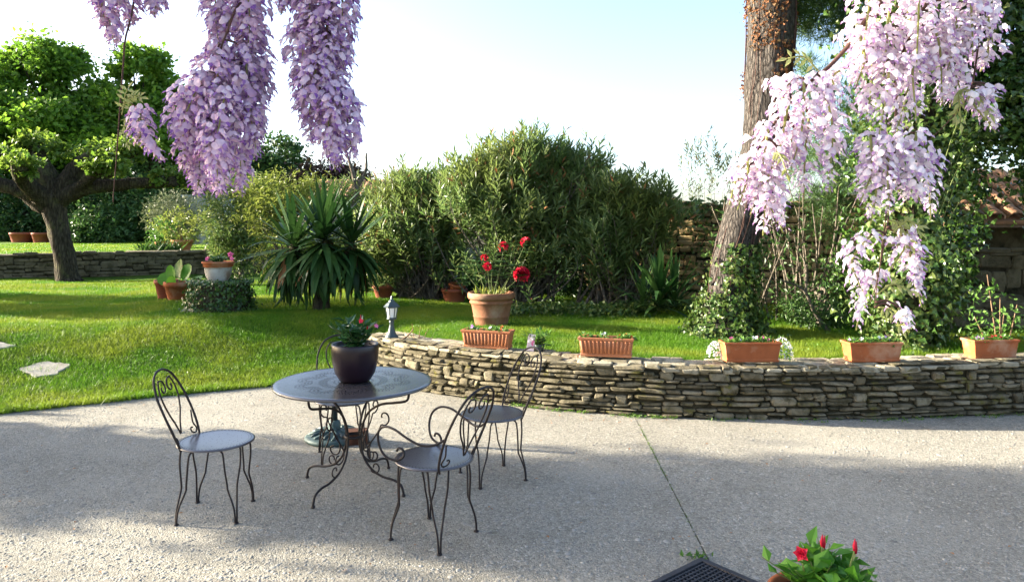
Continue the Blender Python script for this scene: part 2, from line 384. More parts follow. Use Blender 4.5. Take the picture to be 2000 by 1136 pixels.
# ------------------------------------------------------------------ the setting
# front line of the low curved wall, and the lawn's edge to the left of it
WALL = np.array([(-1.75, 8.55), (-1.42, 8.12), (-.92, 7.69), (-.28, 7.28), (.5, 6.93), (1.43, 6.68), (2.1, 6.62), (2.74, 6.60), (3.6, 6.64), (4.33, 6.72), (4.9, 6.80), (6.2, 7.05), (8.0, 7.6)])
EDGE = np.array([(-40, 1.5), (-20, 3.2), (-12, 4.6), (-7.5, 5.75), (-4.86, 6.8), (-3.74, 7.46), (-2.64, 8.0), (-1.9, 8.40), (-1.45, 8.35), (-.92, 7.92), (-.28, 7.5), (.5, 7.15), (1.43, 6.9), (2.74, 6.82), (4.33, 6.94), (4.9, 7.02), (6.2, 7.27), (8, 7.8), (40, 14)])
FAR = np.array([(-60, 12), (-20, 16.6), (-12.9, 18.0), (-10.5, 18.9), (-7.8, 19.8), (-5.5, 20.6), (-3.5, 21.3)])
def edge(x): return np.interp(x, EDGE[:, 0], EDGE[:, 1])
def sst(t): t = np.clip(t, 0, 1); return t * t * (3 - 2 * t)
def lawn_z(x, y):
    x = np.asarray(x, float); y = np.asarray(y, float)
    left = .012 + .43 * sst((y - edge(x)) / 3.6)
    w = sst((x + 2.3) / 1.0)
    und = .018 * np.sin(x * 1.7 + y * .9) + .014 * np.sin(y * 2.3 - x * .8)
    return left * (1 - w) + .44 * w + und * sst((y - edge(x)) / 1.2)

def struct(o): o['kind'] = 'structure'; return o
g = G(); g.add(np.array([(-2500, -2500, -.03), (2500, -2500, -.03), (2500, 2500, -.03), (-2500, 2500, -.03)]), [(0, 1, 2, 3)])
struct(g.part('ground', M['earth']))
# two slabs of the terrace with an open joint between them
g = G()
j0, j1 = (1.235, 9.2), (.62, -9.0)
gap = .0045
def slab(x0, x1): return [(x0, -9), (x1[1], -9.0), (x1[0], 9.2), (x0, 9.2)]
patio = struct(link('patio', to_mesh('patio', [(-45, -9, -.012), (45, -9, -.012), (45, 9.2, -.012), (-45, 9.2, -.012)], [(0, 1, 2, 3)], False, [M['joint']])))
for pts in ([(-45, -9), (j1[0] - gap, -9), (j0[0] - gap, 9.2), (-45, 9.2)], [(j1[0] + gap, -9), (45, -9), (45, 9.2), (j0[0] + gap, 9.2)]):
    g = G(); v = [(x, y, 0) for x, y in pts] + [(x, y, -.011) for x, y in pts]
    g.add(v, [(0, 1, 2, 3)] + [(i, i + 4, (i + 1) % 4 + 4, (i + 1) % 4) for i in range(4)]); g.part('slab', M['patio'], patio)

# lawn sheet
xs = np.concatenate([np.linspace(-40, -14, 14), np.linspace(-13.5, 9, 110), np.linspace(9.6, 40, 14)])
ts = np.concatenate([np.linspace(0, .4, 42) ** 1.0, np.linspace(.42, 1, 18)])
V = []
for t in ts:
    e = edge(xs); y = e + (24 - e) * t
    V.append(np.stack([xs, y, lawn_z(xs, y)], 1))
V = np.concatenate(V); nx = len(xs)
F = np.array([(i * nx + j, i * nx + j + 1, (i + 1) * nx + j + 1, (i + 1) * nx + j) for i in range(len(ts) - 1) for j in range(nx - 1)])
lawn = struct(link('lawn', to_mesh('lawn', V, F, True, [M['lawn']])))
# raised lawn behind the far wall
def terr_z(x, y): return .93 + .02 * (y - 18) * .5 + .10 * sst((x + 13) / 6)
xs = np.linspace(-60, -3.5, 40); V = []
for t in np.linspace(0, 1, 24):
    f = np.interp(xs, FAR[:, 0], FAR[:, 1]) + .2; y = f + (62 - f) * t * t
    V.append(np.stack([xs, y, terr_z(xs, y)], 1))
V = np.concatenate(V); nx = len(xs)
F = np.array([(i * nx + j, i * nx + j + 1, (i + 1) * nx + j + 1, (i + 1) * nx + j) for i in range(23) for j in range(nx - 1)])
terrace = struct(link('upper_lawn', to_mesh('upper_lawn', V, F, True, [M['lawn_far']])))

# grass blades
def grass_blades(n, xr, yr, dens_ref, hgt, wid, zf, inside):
    x = U(*xr, n); y = U(*yr, n)
    k = inside(x, y) & (rng.random(n) < np.minimum(1, (dens_ref / y) ** 1.6)) & (np.abs(x) < y * .74 + .4)
    return x[k], y[k]
def blades_mesh(name, x, y, z, h, w, m, lean=.6):
    n = len(x); a = U(0, 2 * math.pi, n)
    d = np.stack([rng.normal(0, lean, n), rng.normal(0, lean, n), np.ones(n)], 1); d = unit(d)
    P = np.stack([x, y, z], 1); s = np.stack([np.cos(a), np.sin(a), np.zeros(n)], 1)
    V = np.stack([P - s * (w / 2)[:, None], P + s * (w / 2)[:, None], P + d * h[:, None]], 1).reshape(-1, 3)
    o = link(name, to_mesh(name, V, np.arange(n * 3).reshape(-1, 3), False, [m])); o['kind'] = 'stuff'; return o
x, y = grass_blades(2600000, (-13, 8.5), (6.4, 17.6), 8.6, .05, .006, lawn_z, lambda x, y: (y > edge(x) - .03) & ((x < -1.9) | (y > edge(x) + .14)) & (np.hypot(x + 5.29, (y - 8.14)) > .21) & (np.hypot(x + 6.3, y - 8.64) > .2))
tall = .75 + .5 * np.sin(x * 2.1 + 1.3 * np.sin(y * 1.1)) * np.sin(y * 1.9 + x * .6)
n = len(x)
gr = blades_mesh('grass', x, y, lawn_z(x, y) - .004, U(.018, .048, n) * (1 + .35 * tall), U(.004, .008, n) * np.maximum(1, y / 9), M['grass'], .75)
tag(gr, 'short green grass covering the lower lawn', 'grass')
x = U(-20, -6.5, 160000); y = U(17, 34, 160000); f = np.interp(x, FAR[:, 0], FAR[:, 1])
k = (y > f + .4) & (np.abs(x) < y * .73); x = x[k]; y = y[k]; n = len(x)
gr2 = blades_mesh('grass', x, y, terr_z(x, y) - .004, U(.02, .05, n), U(.012, .02, n), M['grass'], .6)
tag(gr2, 'bright grass on the raised lawn behind the dark terrace wall', 'grass')
# unmown tufts along the terrace edge and in front of the shrubs
cx = np.concatenate([U(-6.5, -1.9, 260), U(-1.3, 6.5, 130), U(-8, 5, 900)]); cy = edge(cx) + np.concatenate([U(-.04, .12, 260), U(.30, .5, 130), U(.3, 5, 900)])
idx = np.repeat(np.arange(len(cx)), 16); x = cx[idx] + rng.normal(0, .03, len(idx)); y = cy[idx] + rng.normal(0, .03, len(idx)); n = len(x)
o = blades_mesh('edge_grass', x, y, np.maximum(lawn_z(x, np.maximum(y, edge(x))), 0) - .003, U(.04, .11, n), U(.004, .007, n), M['grass'], .5)
tag(o, 'longer unmown grass tufts in the lawn and along its edge', 'grass')
n = 2600; x = U(-8, 5.5, n); y = edge(x) + .3 + 5 * rng.random(n) ** 1.4; k = np.sin(x * 1.9 + y) + np.sin(y * 2.7 - x * .7) > .2; x = x[k]; y = y[k]; idx = np.repeat(np.arange(len(x)), 5); n = len(idx)
P = np.stack([x[idx] + rng.normal(0, .02, n), y[idx] + rng.normal(0, .02, n), lawn_z(x[idx], y[idx]) + U(.015, .045, n)], 1)
o = leaves_part('clover', LEAF4(.8), LEAF4F, P, frames(rand_dirs(n), rand_dirs(n) * .5 + np.array([0, 0, 1]), U(.012, .028, n)), M['weed']); tag(o, 'clover and small weeds growing through the lawn', 'weeds')

# pebbles showing in the terrace concrete
def ico_pebble():
    V = [(0, 0, 1)]; k = 6
    for i in range(k): a = i * 2 * math.pi / k; V.append((.72 * math.cos(a), .72 * math.sin(a), .6))
    for i in range(k): a = (i + .5) * 2 * math.pi / k; V.append((math.cos(a), math.sin(a), -.1))
    F = [(0, 1 + i, 1 + (i + 1) % k) for i in range(k)]
    for i in range(k): F += [(1 + i, 7 + i, 1 + (i + 1) % k), (1 + (i + 1) % k, 7 + i, 7 + (i + 1) % k)]
    return np.array(V), np.array(F)
PV, PF = ico_pebble()
n = 70000
y = 2.9 + (8.4 - 2.9) * rng.random(n) ** 1.45; x = U(-1, 1, n) * (y * .74 + .3)
k = (y < edge(x) - .03) & ~((x > -1.8) & (y > np.interp(x, WALL[:, 0], WALL[:, 1]) - .02)); x = x[k]; y = y[k]; n = len(x)
s = np.clip(rng.lognormal(-5.2, .42, n), .003, .015); big_ = rng.random(n) < .022; s = np.where(big_, U(.012, .024, n), s)
a = U(0, 2 * math.pi, n); ca, sa = np.cos(a), np.sin(a); el = U(.55, 1, n)
Mx = np.zeros((n, 3, 3)); Mx[:, 0, 0] = ca * s; Mx[:, 0, 1] = -sa * s * el; Mx[:, 1, 0] = sa * s; Mx[:, 1, 1] = ca * s * el; Mx[:, 2, 2] = np.where(big_, s * .10, s * U(.15, .32, n))
V, F, _ = scatter(PV, PF, np.stack([x, y, np.full(n, .0002)], 1), Mx)
o = link('pebbles', to_mesh('pebbles', V, F, True, [M['pebble']]), patio); o['kind'] = 'stuff'
# weeds in the joint
t = np.clip(np.concatenate([U(0, 1, 70) ** .8, rng.normal(.75, .08, 40), rng.normal(.52, .04, 26)]), 0, 1)
yy = 3.82 + (6.45 - 3.82) * t; xx = np.interp(yy, [j1[1], j0[1]], [j1[0], j0[0]])
idx = np.repeat(np.arange(len(t)), 10); n = len(idx)
P = np.stack([xx[idx] + rng.normal(0, .008, n), yy[idx] + rng.normal(0, .022, n), np.full(n, -.006)], 1)
o = leaves_part('joint_weeds', LEAF1(.45), LEAF1F, P, frames(rand_dirs(n) + np.array([0, 0, .7]), rand_dirs(n), U(.005, .015, n)), M['weed'])
tag(o, 'tiny weeds growing in the joint across the terrace', 'weeds')
# weeds and moss along the wall's foot
cx = np.concatenate([U(-1.2, 6, 60), rng.normal(.35, .35, 30), rng.normal(1.22, .12, 22)]); cy = np.interp(cx, WALL[:, 0], WALL[:, 1]) - np.abs(rng.normal(.0, .035, len(cx)))
idx = np.repeat(np.arange(len(cx)), 14); n = len(idx); P = np.stack([cx[idx] + rng.normal(0, .025, n), cy[idx] + rng.normal(0, .018, n), np.abs(rng.normal(0, .008, n))], 1)
o = leaves_part('wall_weeds', LEAF4(.45), LEAF4F, P, frames(rand_dirs(n) + np.array([0, -.2, .8]), rand_dirs(n), U(.008, .028, n)), M['weed']); tag(o, 'small weeds at the foot of the low curved wall', 'weeds')
# fallen leaves and grit on the terrace
n = 300; x = U(-4, 4.5, n); y = U(3.2, 7.6, n); k = (y < edge(x) - .1) & ~((x > -1.6) & (y > np.interp(x, WALL[:, 0], WALL[:, 1]) - .05)); x = x[k]; y = y[k]
x = np.concatenate([x, rng.normal(-4.0, .35, 26), rng.normal(.75, .3, 30)]); y = np.concatenate([y, edge(x[len(y):len(y) + 26]) - U(.05, .4, 26), np.interp(x[-30:], WALL[:, 0], WALL[:, 1]) - U(.03, .3, 30)])
n = len(x); o = leaves_part('fallen_leaves', LEAF4(.5), LEAF4F, np.stack([x, y, np.full(n, .007)], 1), frames(np.stack([rng.normal(size=n), rng.normal(size=n), np.zeros(n)], 1), np.stack([rng.normal(0, .2, n), rng.normal(0, .2, n), np.ones(n)], 1), U(.012, .035, n)), M['brownleaf'])
tag(o, 'dry brown leaves and petals fallen on the terrace', 'leaves')

# stepping stones in the lawn
def lz_(x, y): return float(lawn_z(x, y))
def stepping(pts, label):
    c = np.mean(pts, axis=0); pts = [c + (p - c) * .84 for p in pts]; z = float(lawn_z(c[0], c[1]))
    n = 26; ph = np.linspace(0, 2 * math.pi, n, endpoint=False); P = np.array(pts + [pts[0]])
    loop = np.array([P[int(t)] + (P[int(t) + 1] - P[int(t)]) * (t % 1) for t in np.linspace(0, len(pts), n, endpoint=False)]) + rng.normal(0, .012, (n, 2))
    g = G(); V = [(p[0] - c[0], p[1] - c[1], -.05) for p in loop] + [(p[0] - c[0], p[1] - c[1], .022 + rng.normal(0, .002)) for p in loop] + [((p[0] - c[0]) * .96, (p[1] - c[1]) * .96, .032) for p in loop]
    F = [(i, (i + 1) % n, (i + 1) % n + n, i + n) for i in range(n)] + [(i + n, (i + 1) % n + n, (i + 1) % n + 2 * n, i + 2 * n) for i in range(n)] + [tuple(range(2 * n, 3 * n))]
    g.add(V, F); o = g.part('stepping_stone', M['step']); o.location = (c[0], c[1], z); o.location.z -= .012; o.rotation_euler = (math.atan((lz_(c[0], c[1] + .3) - lz_(c[0], c[1] - .3)) / .6), -math.atan((lz_(c[0] + .3, c[1]) - lz_(c[0] - .3, c[1])) / .6), 0); tag(o, label, 'stone', 'stepping stones set in the lawn')
stepping([np.array(p) for p in [(-5.62, 8.10), (-5.50, 8.42), (-5.08, 8.36), (-5.05, 7.98), (-5.22, 7.84)]], 'pale flat stepping stone, wholly bare, set in the grass nearer the terrace')
stepping([np.array(p) for p in [(-6.6, 8.5), (-6.45, 8.86), (-5.98, 8.76), (-6.2, 8.42)]], 'pale stepping stone further up the lawn, partly overgrown by grass')

# ------------------------------------------------------------------ dry-stone walls
def stone_variants(k=10, seed=3):
    r = np.random.default_rng(seed); out = []
    for i in range(k):
        V = []
        for x in (-.5, .5):
            for y in (-.5, .5):
                for z in (-.5, .5):
                    s = np.array([x, y, z]); bx = r.uniform(.05, .16); by = r.uniform(.06, .2); bz = r.uniform(.12, .30)
                    j = r.normal(0, .035, 3)
                    V += [s * (1, 1 - 2 * by, 1 - 2 * bz) + j, s * (1 - 2 * bx, 1, 1 - 2 * bz) + j, s * (1 - 2 * bx, 1 - 2 * by, 1) + j]
        import bmesh
        bm = bmesh.new()
        for v in V: bm.verts.new(v)
        h = bmesh.ops.convex_hull(bm, input=bm.verts[:])
        bmesh.ops.triangulate(bm, faces=bm.faces[:])
        bm.verts.ensure_lookup_table(); bm.verts.index_update()
        vv = np.array([v.co[:] for v in bm.verts]); ff = np.array([[v.index for v in f.verts] for f in bm.faces]); bm.free()
        out.append((vv, ff))
    return out
STONES = stone_variants()

class Line:
    def __init__(s, pts, n=400):
        P = smooth_pts(np.array([(p[0], p[1], 0) for p in pts]), 24)[:, :2]; d = np.r_[0, np.cumsum(np.linalg.norm(np.diff(P, axis=0), axis=1))]
        s.P, s.d, s.L = P, d, d[-1]
    def at(s, t):
        p = np.array([np.interp(t, s.d, s.P[:, 0]), np.interp(t, s.d, s.P[:, 1])]); e = .03
        q = np.array([np.interp(t + e, s.d, s.P[:, 0]), np.interp(t + e, s.d, s.P[:, 1])]) - np.array([np.interp(t - e, s.d, s.P[:, 0]), np.interp(t - e, s.d, s.P[:, 1])])
        q /= np.linalg.norm(q) + 1e-9; return p, q

def masonry(L, zb, zt, ch, ln, big=.08, s0=0, s1=None):
    """list of (s, z, length, height) face stones in rough courses; zb/zt functions of s"""
    s1 = L if s1 is None else s1
    out = []; z = 0.0; blocked = []; courses = []
    H = max(zt(s) - zb(s) for s in np.linspace(s0, s1, 20))
    while z < H - .012:
        h = U(*ch); courses.append((z, h)); z += h
    nb = []
    for i, (z, h) in enumerate(courses):
        blocked, nb = nb, []; s = s0 + U(-.1, 0)
        while s < s1:
            l = U(*ln) * (1.0 if rng.random() > .15 else .55)
            hit = [b for b in blocked if b[0] < s + l and b[1] > s]
            if hit:
                b = min(hit, key=lambda b: b[0])
                if b[0] - s > ln[0] * .6: l = b[0] - s
                else: s = b[1]; continue
            hh = h
            if rng.random() < big and i + 1 < len(courses):
                hh = h + courses[i + 1][1]; l = min(l, U(*ln) * .9); nb.append((s, s + l))
            wob = .012 * math.sin(s * 2.3 + i) + .008 * math.sin(s * 5.1 + 2 * i)
            ztop = zt(s + l / 2) - zb(s + l / 2)
            if z + hh * .55 < ztop + .02: out.append((s + l / 2, zb(s + l / 2) + z + hh / 2 + wob * ch[1] / .07, l, min(hh, ztop - z + .012)))
            s += l
    return out

def wall(name, label, pts, zb, zt, thick, ch, ln, mat, core, big=.08, cap=None, capmat=None, proud=.02, maxn=300, s0=0, s1=None, joint=.012, tilt=.03):
    L = Line(pts); p0, _ = L.at(L.L / 2); base = np.array([p0[0], p0[1], zb(L.L / 2)])
    w = thing(name, label, 'wall', base)
    # core
    g = G(); n = 60; V = []
    for s in np.linspace(0, L.L, n):
        p, q = L.at(s); nr = np.array([-q[1], q[0]])       # towards the back
        a = p + nr * .035; b = p + nr * thick
        V += [(a[0], a[1], zb(s) - .06), (a[0], a[1], zt(s) - .03), (b[0], b[1], zt(s) - .03), (b[0], b[1], zb(s) - .06)]
    F = [(i * 4 + j, (i + 1) * 4 + j, (i + 1) * 4 + (j + 1) % 4, i * 4 + (j + 1) % 4) for i in range(n - 1) for j in range(4)] + [(0, 1, 2, 3), (n * 4 - 1, n * 4 - 2, n * 4 - 3, n * 4 - 4)]
    g.add(V, F); g.part('core', core, w, off=base)
    st = masonry(L.L, zb, zt, ch, ln, big, s0, s1)
    place = []
    for s, z, l, h in st:
        p, q = L.at(s); nr = np.array([-q[1], q[0]]); dep = U(.10, .16); pr = U(-.5, 1) * proud
        c = np.array([p[0] + nr[0] * (dep / 2 - pr), p[1] + nr[1] * (dep / 2 - pr), z])
        A = rot('Z', math.atan2(q[1], q[0]) + rng.normal(0, .03)) @ rot('Y', rng.normal(0, tilt)) @ rot('X', rng.normal(0, .05))
        place.append((l * h / (c[1] ** 2), c, A, (max(.02, l - joint * U(.5, 1.6)), dep, max(.014, h - joint * U(.4, 1.3)))))
    place.sort(key=lambda a: -a[0])
    stone_objs(place[:maxn], 'stone', mat, w, base)
    if len(place) > maxn: stone_stuff(place[maxn:], 'small_stones', mat, w, base)
    if cap:
        rows, cl, chh, over = cap; place = []; s = 0
        for r in range(rows):
            s = U(-.2, 0); ww = (thick + over * 2) / rows
            while s < L.L:
                l = U(*cl); sm = min(max(s + l / 2, 0), L.L); p, q = L.at(sm); nr = np.array([-q[1], q[0]]); o_ = -over + ww * (r + .5)
                hh = U(*chh); c = np.array([p[0] + nr[0] * o_, p[1] + nr[1] * o_, zt(sm) - hh / 2 + U(-.012, .012)])
                A = rot('Z', math.atan2(q[1], q[0]) + rng.normal(0, .05)) @ rot('Y', rng.normal(0, .02)) @ rot('X', rng.normal(0, .025))
                place.append((l / c[1], c, A, (l - U(.005, .02), ww * U(.92, 1.06), hh))); s += l
        stone_objs(place, 'capstone', capmat, w, base)
    return w
_sm = {}
def stone_objs(place, name, mat, w, base):
    for _, c, A, sz in place:
        k = int(rng.integers(len(STONES))); key = (name, mat.name, k)
        if key not in _sm: _sm[key] = to_mesh(name, STONES[k][0], STONES[k][1], False, [mat])
        o = link(name, _sm[key], w)
        S = np.diag(sz)
        if rng.random() < .5: S = S @ np.diag([-1, -1, 1])
        Mx = Matrix((A @ S).tolist()).to_4x4(); Mx.translation = Vector(c - base); o.matrix_local = Mx
def stone_stuff(place, name, mat, w, base):
    g = G()
    for _, c, A, sz in place:
        v, f = STONES[int(rng.integers(len(STONES)))]; g.add((v * sz) @ A.T + c - base, f)
    g.part(name, mat, w, kind='stuff')

wall_low = wall('stone_wall', 'low curved dry-stone retaining wall between the terrace and the lawn', WALL, lambda s: 0.0, lambda s: .485 + .015 * math.sin(s * 1.1), .48, (.026, .058), (.09, .30), M['stone'], M['mortar'], .09,
     (4, (.10, .30), (.03, .058), .012), M['cap'], .024, joint=.016)
wall_far = wall('terrace_wall', 'dark low stone wall behind the pollarded tree holding up the raised lawn', FAR[1:], lambda s: .42, lambda s: .97 + .012 * s, .4, (.07, .13), (.2, .52), M['stone_far'], M['mortar'], .08,
     (1, (.4, .9), (.05, .07), .02), M['stone_far'], .02, 300, 4.5)
wall_back = wall('garden_wall', 'tall golden rubble-stone boundary wall behind the shrubs and the pine', [(1.4, 13.4), (3.0, 12.85), (5.0, 12.15), (7.2, 11.45)], lambda s: .42, lambda s: 2.20 + .07 * math.sin(s * 1.7), .45, (.07, .125), (.13, .36), M['stone_gold'], M['mortar'], .10,
     (1, (.3, .6), (.05, .08), .03), M['stone_far'], .03)
wall_side = wall('side_wall', 'shaded rubble wall beside the ivy-covered trunk, below the tiled shed roof', [(5.35, 9.3), (6.4, 9.25), (8.6, 9.2)], lambda s: .42, lambda s: 1.46 + .03 * math.sin(s * 3), .4, (.09, .2), (.18, .5), M['stone_far'], M['mortar'], .12,
     (1, (.3, .6), (.05, .08), .03), M['stone_far'], .02)
# ------------------------------------------------------------------ wrought-iron furniture
def spiral(cx, cz, r0, r1, a0, a1, n=16):
    t = np.linspace(0, 1, n); a = np.radians(a0 + (a1 - a0) * t); r = r0 + (r1 - r0) * t
    return np.stack([cx + r * np.cos(a), cz + r * np.sin(a)], 1)
def polar(rz, phi, off=0.0):
    rz = np.asarray(rz, float); return np.stack([rz[:, 0] * math.cos(phi) - off * math.sin(phi), rz[:, 0] * math.sin(phi) + off * math.cos(phi), rz[:, 1]], 1)
def holes(rings, z):
    """small slots punched through sheet metal: rings of (radius, count, length, width, radial?)"""
    g = G()
    for r, n, l, w, phase, radial in rings:
        for i in range(n):
            a = 2 * math.pi * (i + phase) / n; M3 = rot('Z', a)
            sz = np.array([(-l / 2 if radial else -w / 2, -w / 2 if radial else -l / 2, 0), (l / 2 if radial else w / 2, -w / 2 if radial else -l / 2, 0), (l / 2 if radial else w / 2, w / 2 if radial else l / 2, 0), (-l / 2 if radial else -w / 2, w / 2 if radial else l / 2, 0)])
            g.add((sz + np.array([r, 0, z])) @ M3.T, [(0, 1, 2, 3)])
    return g

def make_table():
    t = thing('garden_table', 'round dark perforated metal table on scrolled wrought-iron legs', 'table', (-1.085, 4.91, 0), R(64.5))
    g = G(); g.add(*lathe([(0, .724), (.50, .724), (.522, .726), (.532, .722), (.535, .714), (.530, .706), (.520, .707), (.515, .715), (0, .7155)], 72)); g.part('table_top', M['table'], t, True)
    rings = []
    # rosette: concentric arcs of dashes, scalloped petals and a burst in the middle
    for r, n in ((.10, 24), (.13, 30), (.185, 40), (.205, 44), (.225, 48)): rings.append((r, n, .016, .0048, 0, True))
    gg = holes(rings, .7247)
    for k in range(10):
        a0 = 2 * math.pi * k / 10
        for rr in (.040, .064, .088):
            for b in np.linspace(-115, 115, int(7 + rr * 105)):
                cx = .30 + rr * math.cos(R(b)); cy = rr * math.sin(R(b)) * 1.05; rad = math.hypot(cx, cy); an = a0 + math.atan2(cy, cx)
                M3 = rot('Z', an); l, w = .0125, .0046; q = np.array([(-l / 2, -w / 2, 0), (l / 2, -w / 2, 0), (l / 2, w / 2, 0), (-l / 2, w / 2, 0)])
                gg.add((q + np.array([rad, 0, .7247])) @ M3.T, [(0, 1, 2, 3)])
    gg.part('perforation', M['hole'], t, kind='stuff')
    main = smooth_pts(np.array([(.45, 0, .712), (.448, 0, .665), (.425, 0, .632), (.34, 0, .612), (.23, 0, .59), (.13, 0, .53), (.075, 0, .43), (.060, 0, .33), (.085, 0, .22), (.15, 0, .145), (.24, 0, .108), (.33, 0, .098), (.385, 0, .075), (.405, 0, .035), (.408, 0, .006)]), 6)
    up = spiral(.245, .505, .012, .058, 200, -110, 18)[:, :]
    lo = spiral(.165, .245, .058, .014, 150, 460, 18)
    scroll = np.concatenate([up, [(.20, .40), (.145, .33), (.112, .28)], lo])
    lo2 = spiral(.115, .395, .010, .040, 30, 300, 14)
    for k in range(4):
        phi = k * math.pi / 2
        ca, sa = math.cos(phi), math.sin(phi)
        Rz = rot('Z', phi)
        g = G(); g.add(*tube(main @ Rz.T, .0082, 8)); lg = g.part('leg', M['iron'], t, True)
        g = G(); g.add(*tube(polar(smooth_pts(np.c_[scroll, np.zeros(len(scroll))], 2)[:, :2], phi, .006), .0055, 6)); g.part('scroll', M['iron'], lg, True)
        g = G(); g.add(*tube(polar(spiral(.185, .165, .045, .012, 215, 560, 18), phi, -.006), .005, 6)); g.part('scroll', M['iron'], lg, True)
        g = G(); g.add(*lathe([(0, 0), (.012, .001), (.014, .008), (.010, .017), (0, .018)], 10, (.408 * ca, .408 * sa, 0))); g.part('foot', M['iron'], lg, True)
    g = G(); g.add(*lathe([(.055, .34), (.066, .345), (.066, .355), (.055, .36), (.052, .35), (.055, .34)], 20)); g.part('collar', M['iron'], t, True)
    ph = np.linspace(0, 2 * math.pi, 41); g = G(); g.add(*tube(np.stack([.44 * np.cos(ph), .44 * np.sin(ph), np.full(41, .708)], 1), .006, 6)); g.part('rim_ring', M['iron'], t, True)
    return t
make_table()

def make_chair(label, loc, face, arms=False):
    """faces +x before turning"""
    t = thing('armchair' if arms else 'garden_chair', label, 'chair', loc, face, 'wrought-iron bistro chairs round the table')
    g = G(); g.add(*lathe([(0, .4525), (.17, .4530), (.205, .4555), (.222, .457), (.230, .452), (.229, .445), (.222, .443), (.20, .446), (0, .445)], 48)); st = g.part('seat', M['seat'], t, True)
    gg = holes([(.207, 58, .010, .0045, 0, False), (.192, 58, .004, .004, .5, True)], .4567)
    for _ in range(70):
        r, a = .16 * math.sqrt(rng.random()), U(0, 2 * math.pi); gg.add(*disc((r * math.cos(a), r * math.sin(a), .4537), .0022, 5))
    gg.part('perforation', M['hole'], st, kind='stuff')
    ph = np.linspace(0, 2 * math.pi, 33); g = G(); g.add(*tube(np.stack([.19 * np.cos(ph), .19 * np.sin(ph), np.full(33, .440)], 1), .0055, 6)); g.part('seat_ring', M['iron'], t, True)
    for a in (45, -45, 135, -135):
        phi = R(a); g = G()
        kick = .035 if abs(a) < 90 else .045
        for s in (-1, 1):
            p = [(.10, s * .062, .437), (.155, s * .062, .436), (.187, s * .058, .427), (.198, s * .055, .40), (.203, s * .050, .33), (.202, s * .034, .235), (.203, s * .030, .20), (.222, s * .019, .145), (.238, s * .010, .095), (.246, s * .0065, .045), (.247, s * .006, .004)]
            P = smooth_pts(np.array(p), 5) @ rot('Z', phi).T; g.add(*tube(P, .0058, 6))
        lg = g.part('leg', M['iron'], t, True)
        g = G(); g.add(*lathe([(0, 0), (.015, .0), (.016, .005), (.010, .010), (0, .011)], 10, (.247 * math.cos(phi), .247 * math.sin(phi), 0))); g.part('foot', M['iron'], lg, True)
    # back: leaning arch with a heart of two scrolls
    def bk(u, z): return (-.135 - max(0, (z - .44)) * .46 - .05 * (1 - (u / .2) ** 2) * (1 if z < .5 else max(0, 1 - (z - .5) * 3)), u, z)
    arch = [(-.150, .430), (-.168, .47), (-.186, .56), (-.192, .66), (-.180, .76), (-.135, .845), (-.07, .883), (0, .893), (.07, .883), (.135, .845), (.180, .76), (.192, .66), (.186, .56), (.168, .47), (.150, .430)]
    g = G(); g.add(*tube(smooth_pts(np.array([bk(*p) for p in arch]), 5), .0072, 8)); b = g.part('back_arch', M['iron'], t, True)
    for s in (-1, 1):
        h = np.concatenate([[(0.004, .50), (.035, .565), (.085, .64), (.115, .72), (.112, .79), (.083, .838)], spiral(.056, .790, .050, .012, 70, 395, 16)])
        P = smooth_pts(np.array([bk(s * u, z) for u, z in h]), 3); g = G(); g.add(*tube(P, .0052, 6)); g.part('scroll', M['iron'], b, True)
        q = np.concatenate([[(.172, .60), (.150, .53)], spiral(.128, .492, .032, .008, 10, -300, 14)])
        P = smooth_pts(np.array([bk(s * u, z) for u, z in q]), 3); g = G(); g.add(*tube(P, .0048, 6)); g.part('scroll', M['iron'], b, True)
        if arms:
            A = [(*bk(.187, .64),), (-.17, s * .215, .605), (-.10, s * .242, .600), (-.02, s * .258, .628), (.07, s * .262, .665), (.15, s * .255, .668), (.205, s * .243, .628), (.218, s * .228, .56), (.195, s * .213, .495), (.150, s * .200, .470), (.105, s * .185, .470), (.080, s * .172, .495), (.092, s * .168, .525), (.120, s * .170, .530), (.132, s * .172, .512)]
            A[0] = (A[0][0], s * A[0][1], A[0][2])
            g = G(); g.add(*tube(smooth_pts(np.array(A), 5), .0070, 8)); g.part('arm', M['iron'], t, True)
    return t
make_chair('wrought-iron chair set apart on the shaded terrace, its back to the lawn edge', (-1.845, 4.47, 0), R(4))
make_chair('wrought-iron armchair with curling arms', (-.45, 4.14, 0), R(148), True)
make_chair('armless wrought-iron chair next to the low stone wall', (-.139, 5.11, 0), R(207))
make_chair('wrought-iron chair mostly hidden behind the round table and dark pot', (-1.30, 5.55, 0), R(-72))

# umbrella stand
t = thing('parasol_base', 'green cast parasol base with a short dark pole and a rusty weight', 'parasol base', (-1.49, 6.02, 0))
g = G(); g.add(*lathe([(0, .0), (.235, .0), (.245, .01), (.243, .028), (.225, .04), (.14, .062), (.075, .078), (.055, .085), (0, .085)], 40)); bs = g.part('base_plate', M['cast'], t, True)
for k in range(8):
    a = k * math.pi / 4 + .2
    P = np.array([(.08 * math.cos(a), .08 * math.sin(a), .078), (.15 * math.cos(a + .12), .15 * math.sin(a + .12), .066), (.21 * math.cos(a - .05), .21 * math.sin(a - .05), .045)])
    g = G(); g.add(*tube(smooth_pts(P, 4), [.012, .018, .012], 6)); g.part('rib', M['cast'], bs, True)
    P2 = [(r * math.cos(a + .39), r * math.sin(a + .39), z + .003) for r, z in ((.12, .068), (.17, .055), (.20, .047))]
    g = G(); g.add(*tube(np.array(P2), [.008, .016, .006], 6)); g.part('slot', M['pole'], bs, True)
g = G(); g.add(*lathe([(.05, .07), (.052, .12), (.045, .15), (.03, .16), (0, .16)], 20)); g.part('socket', M['cast'], t, True)
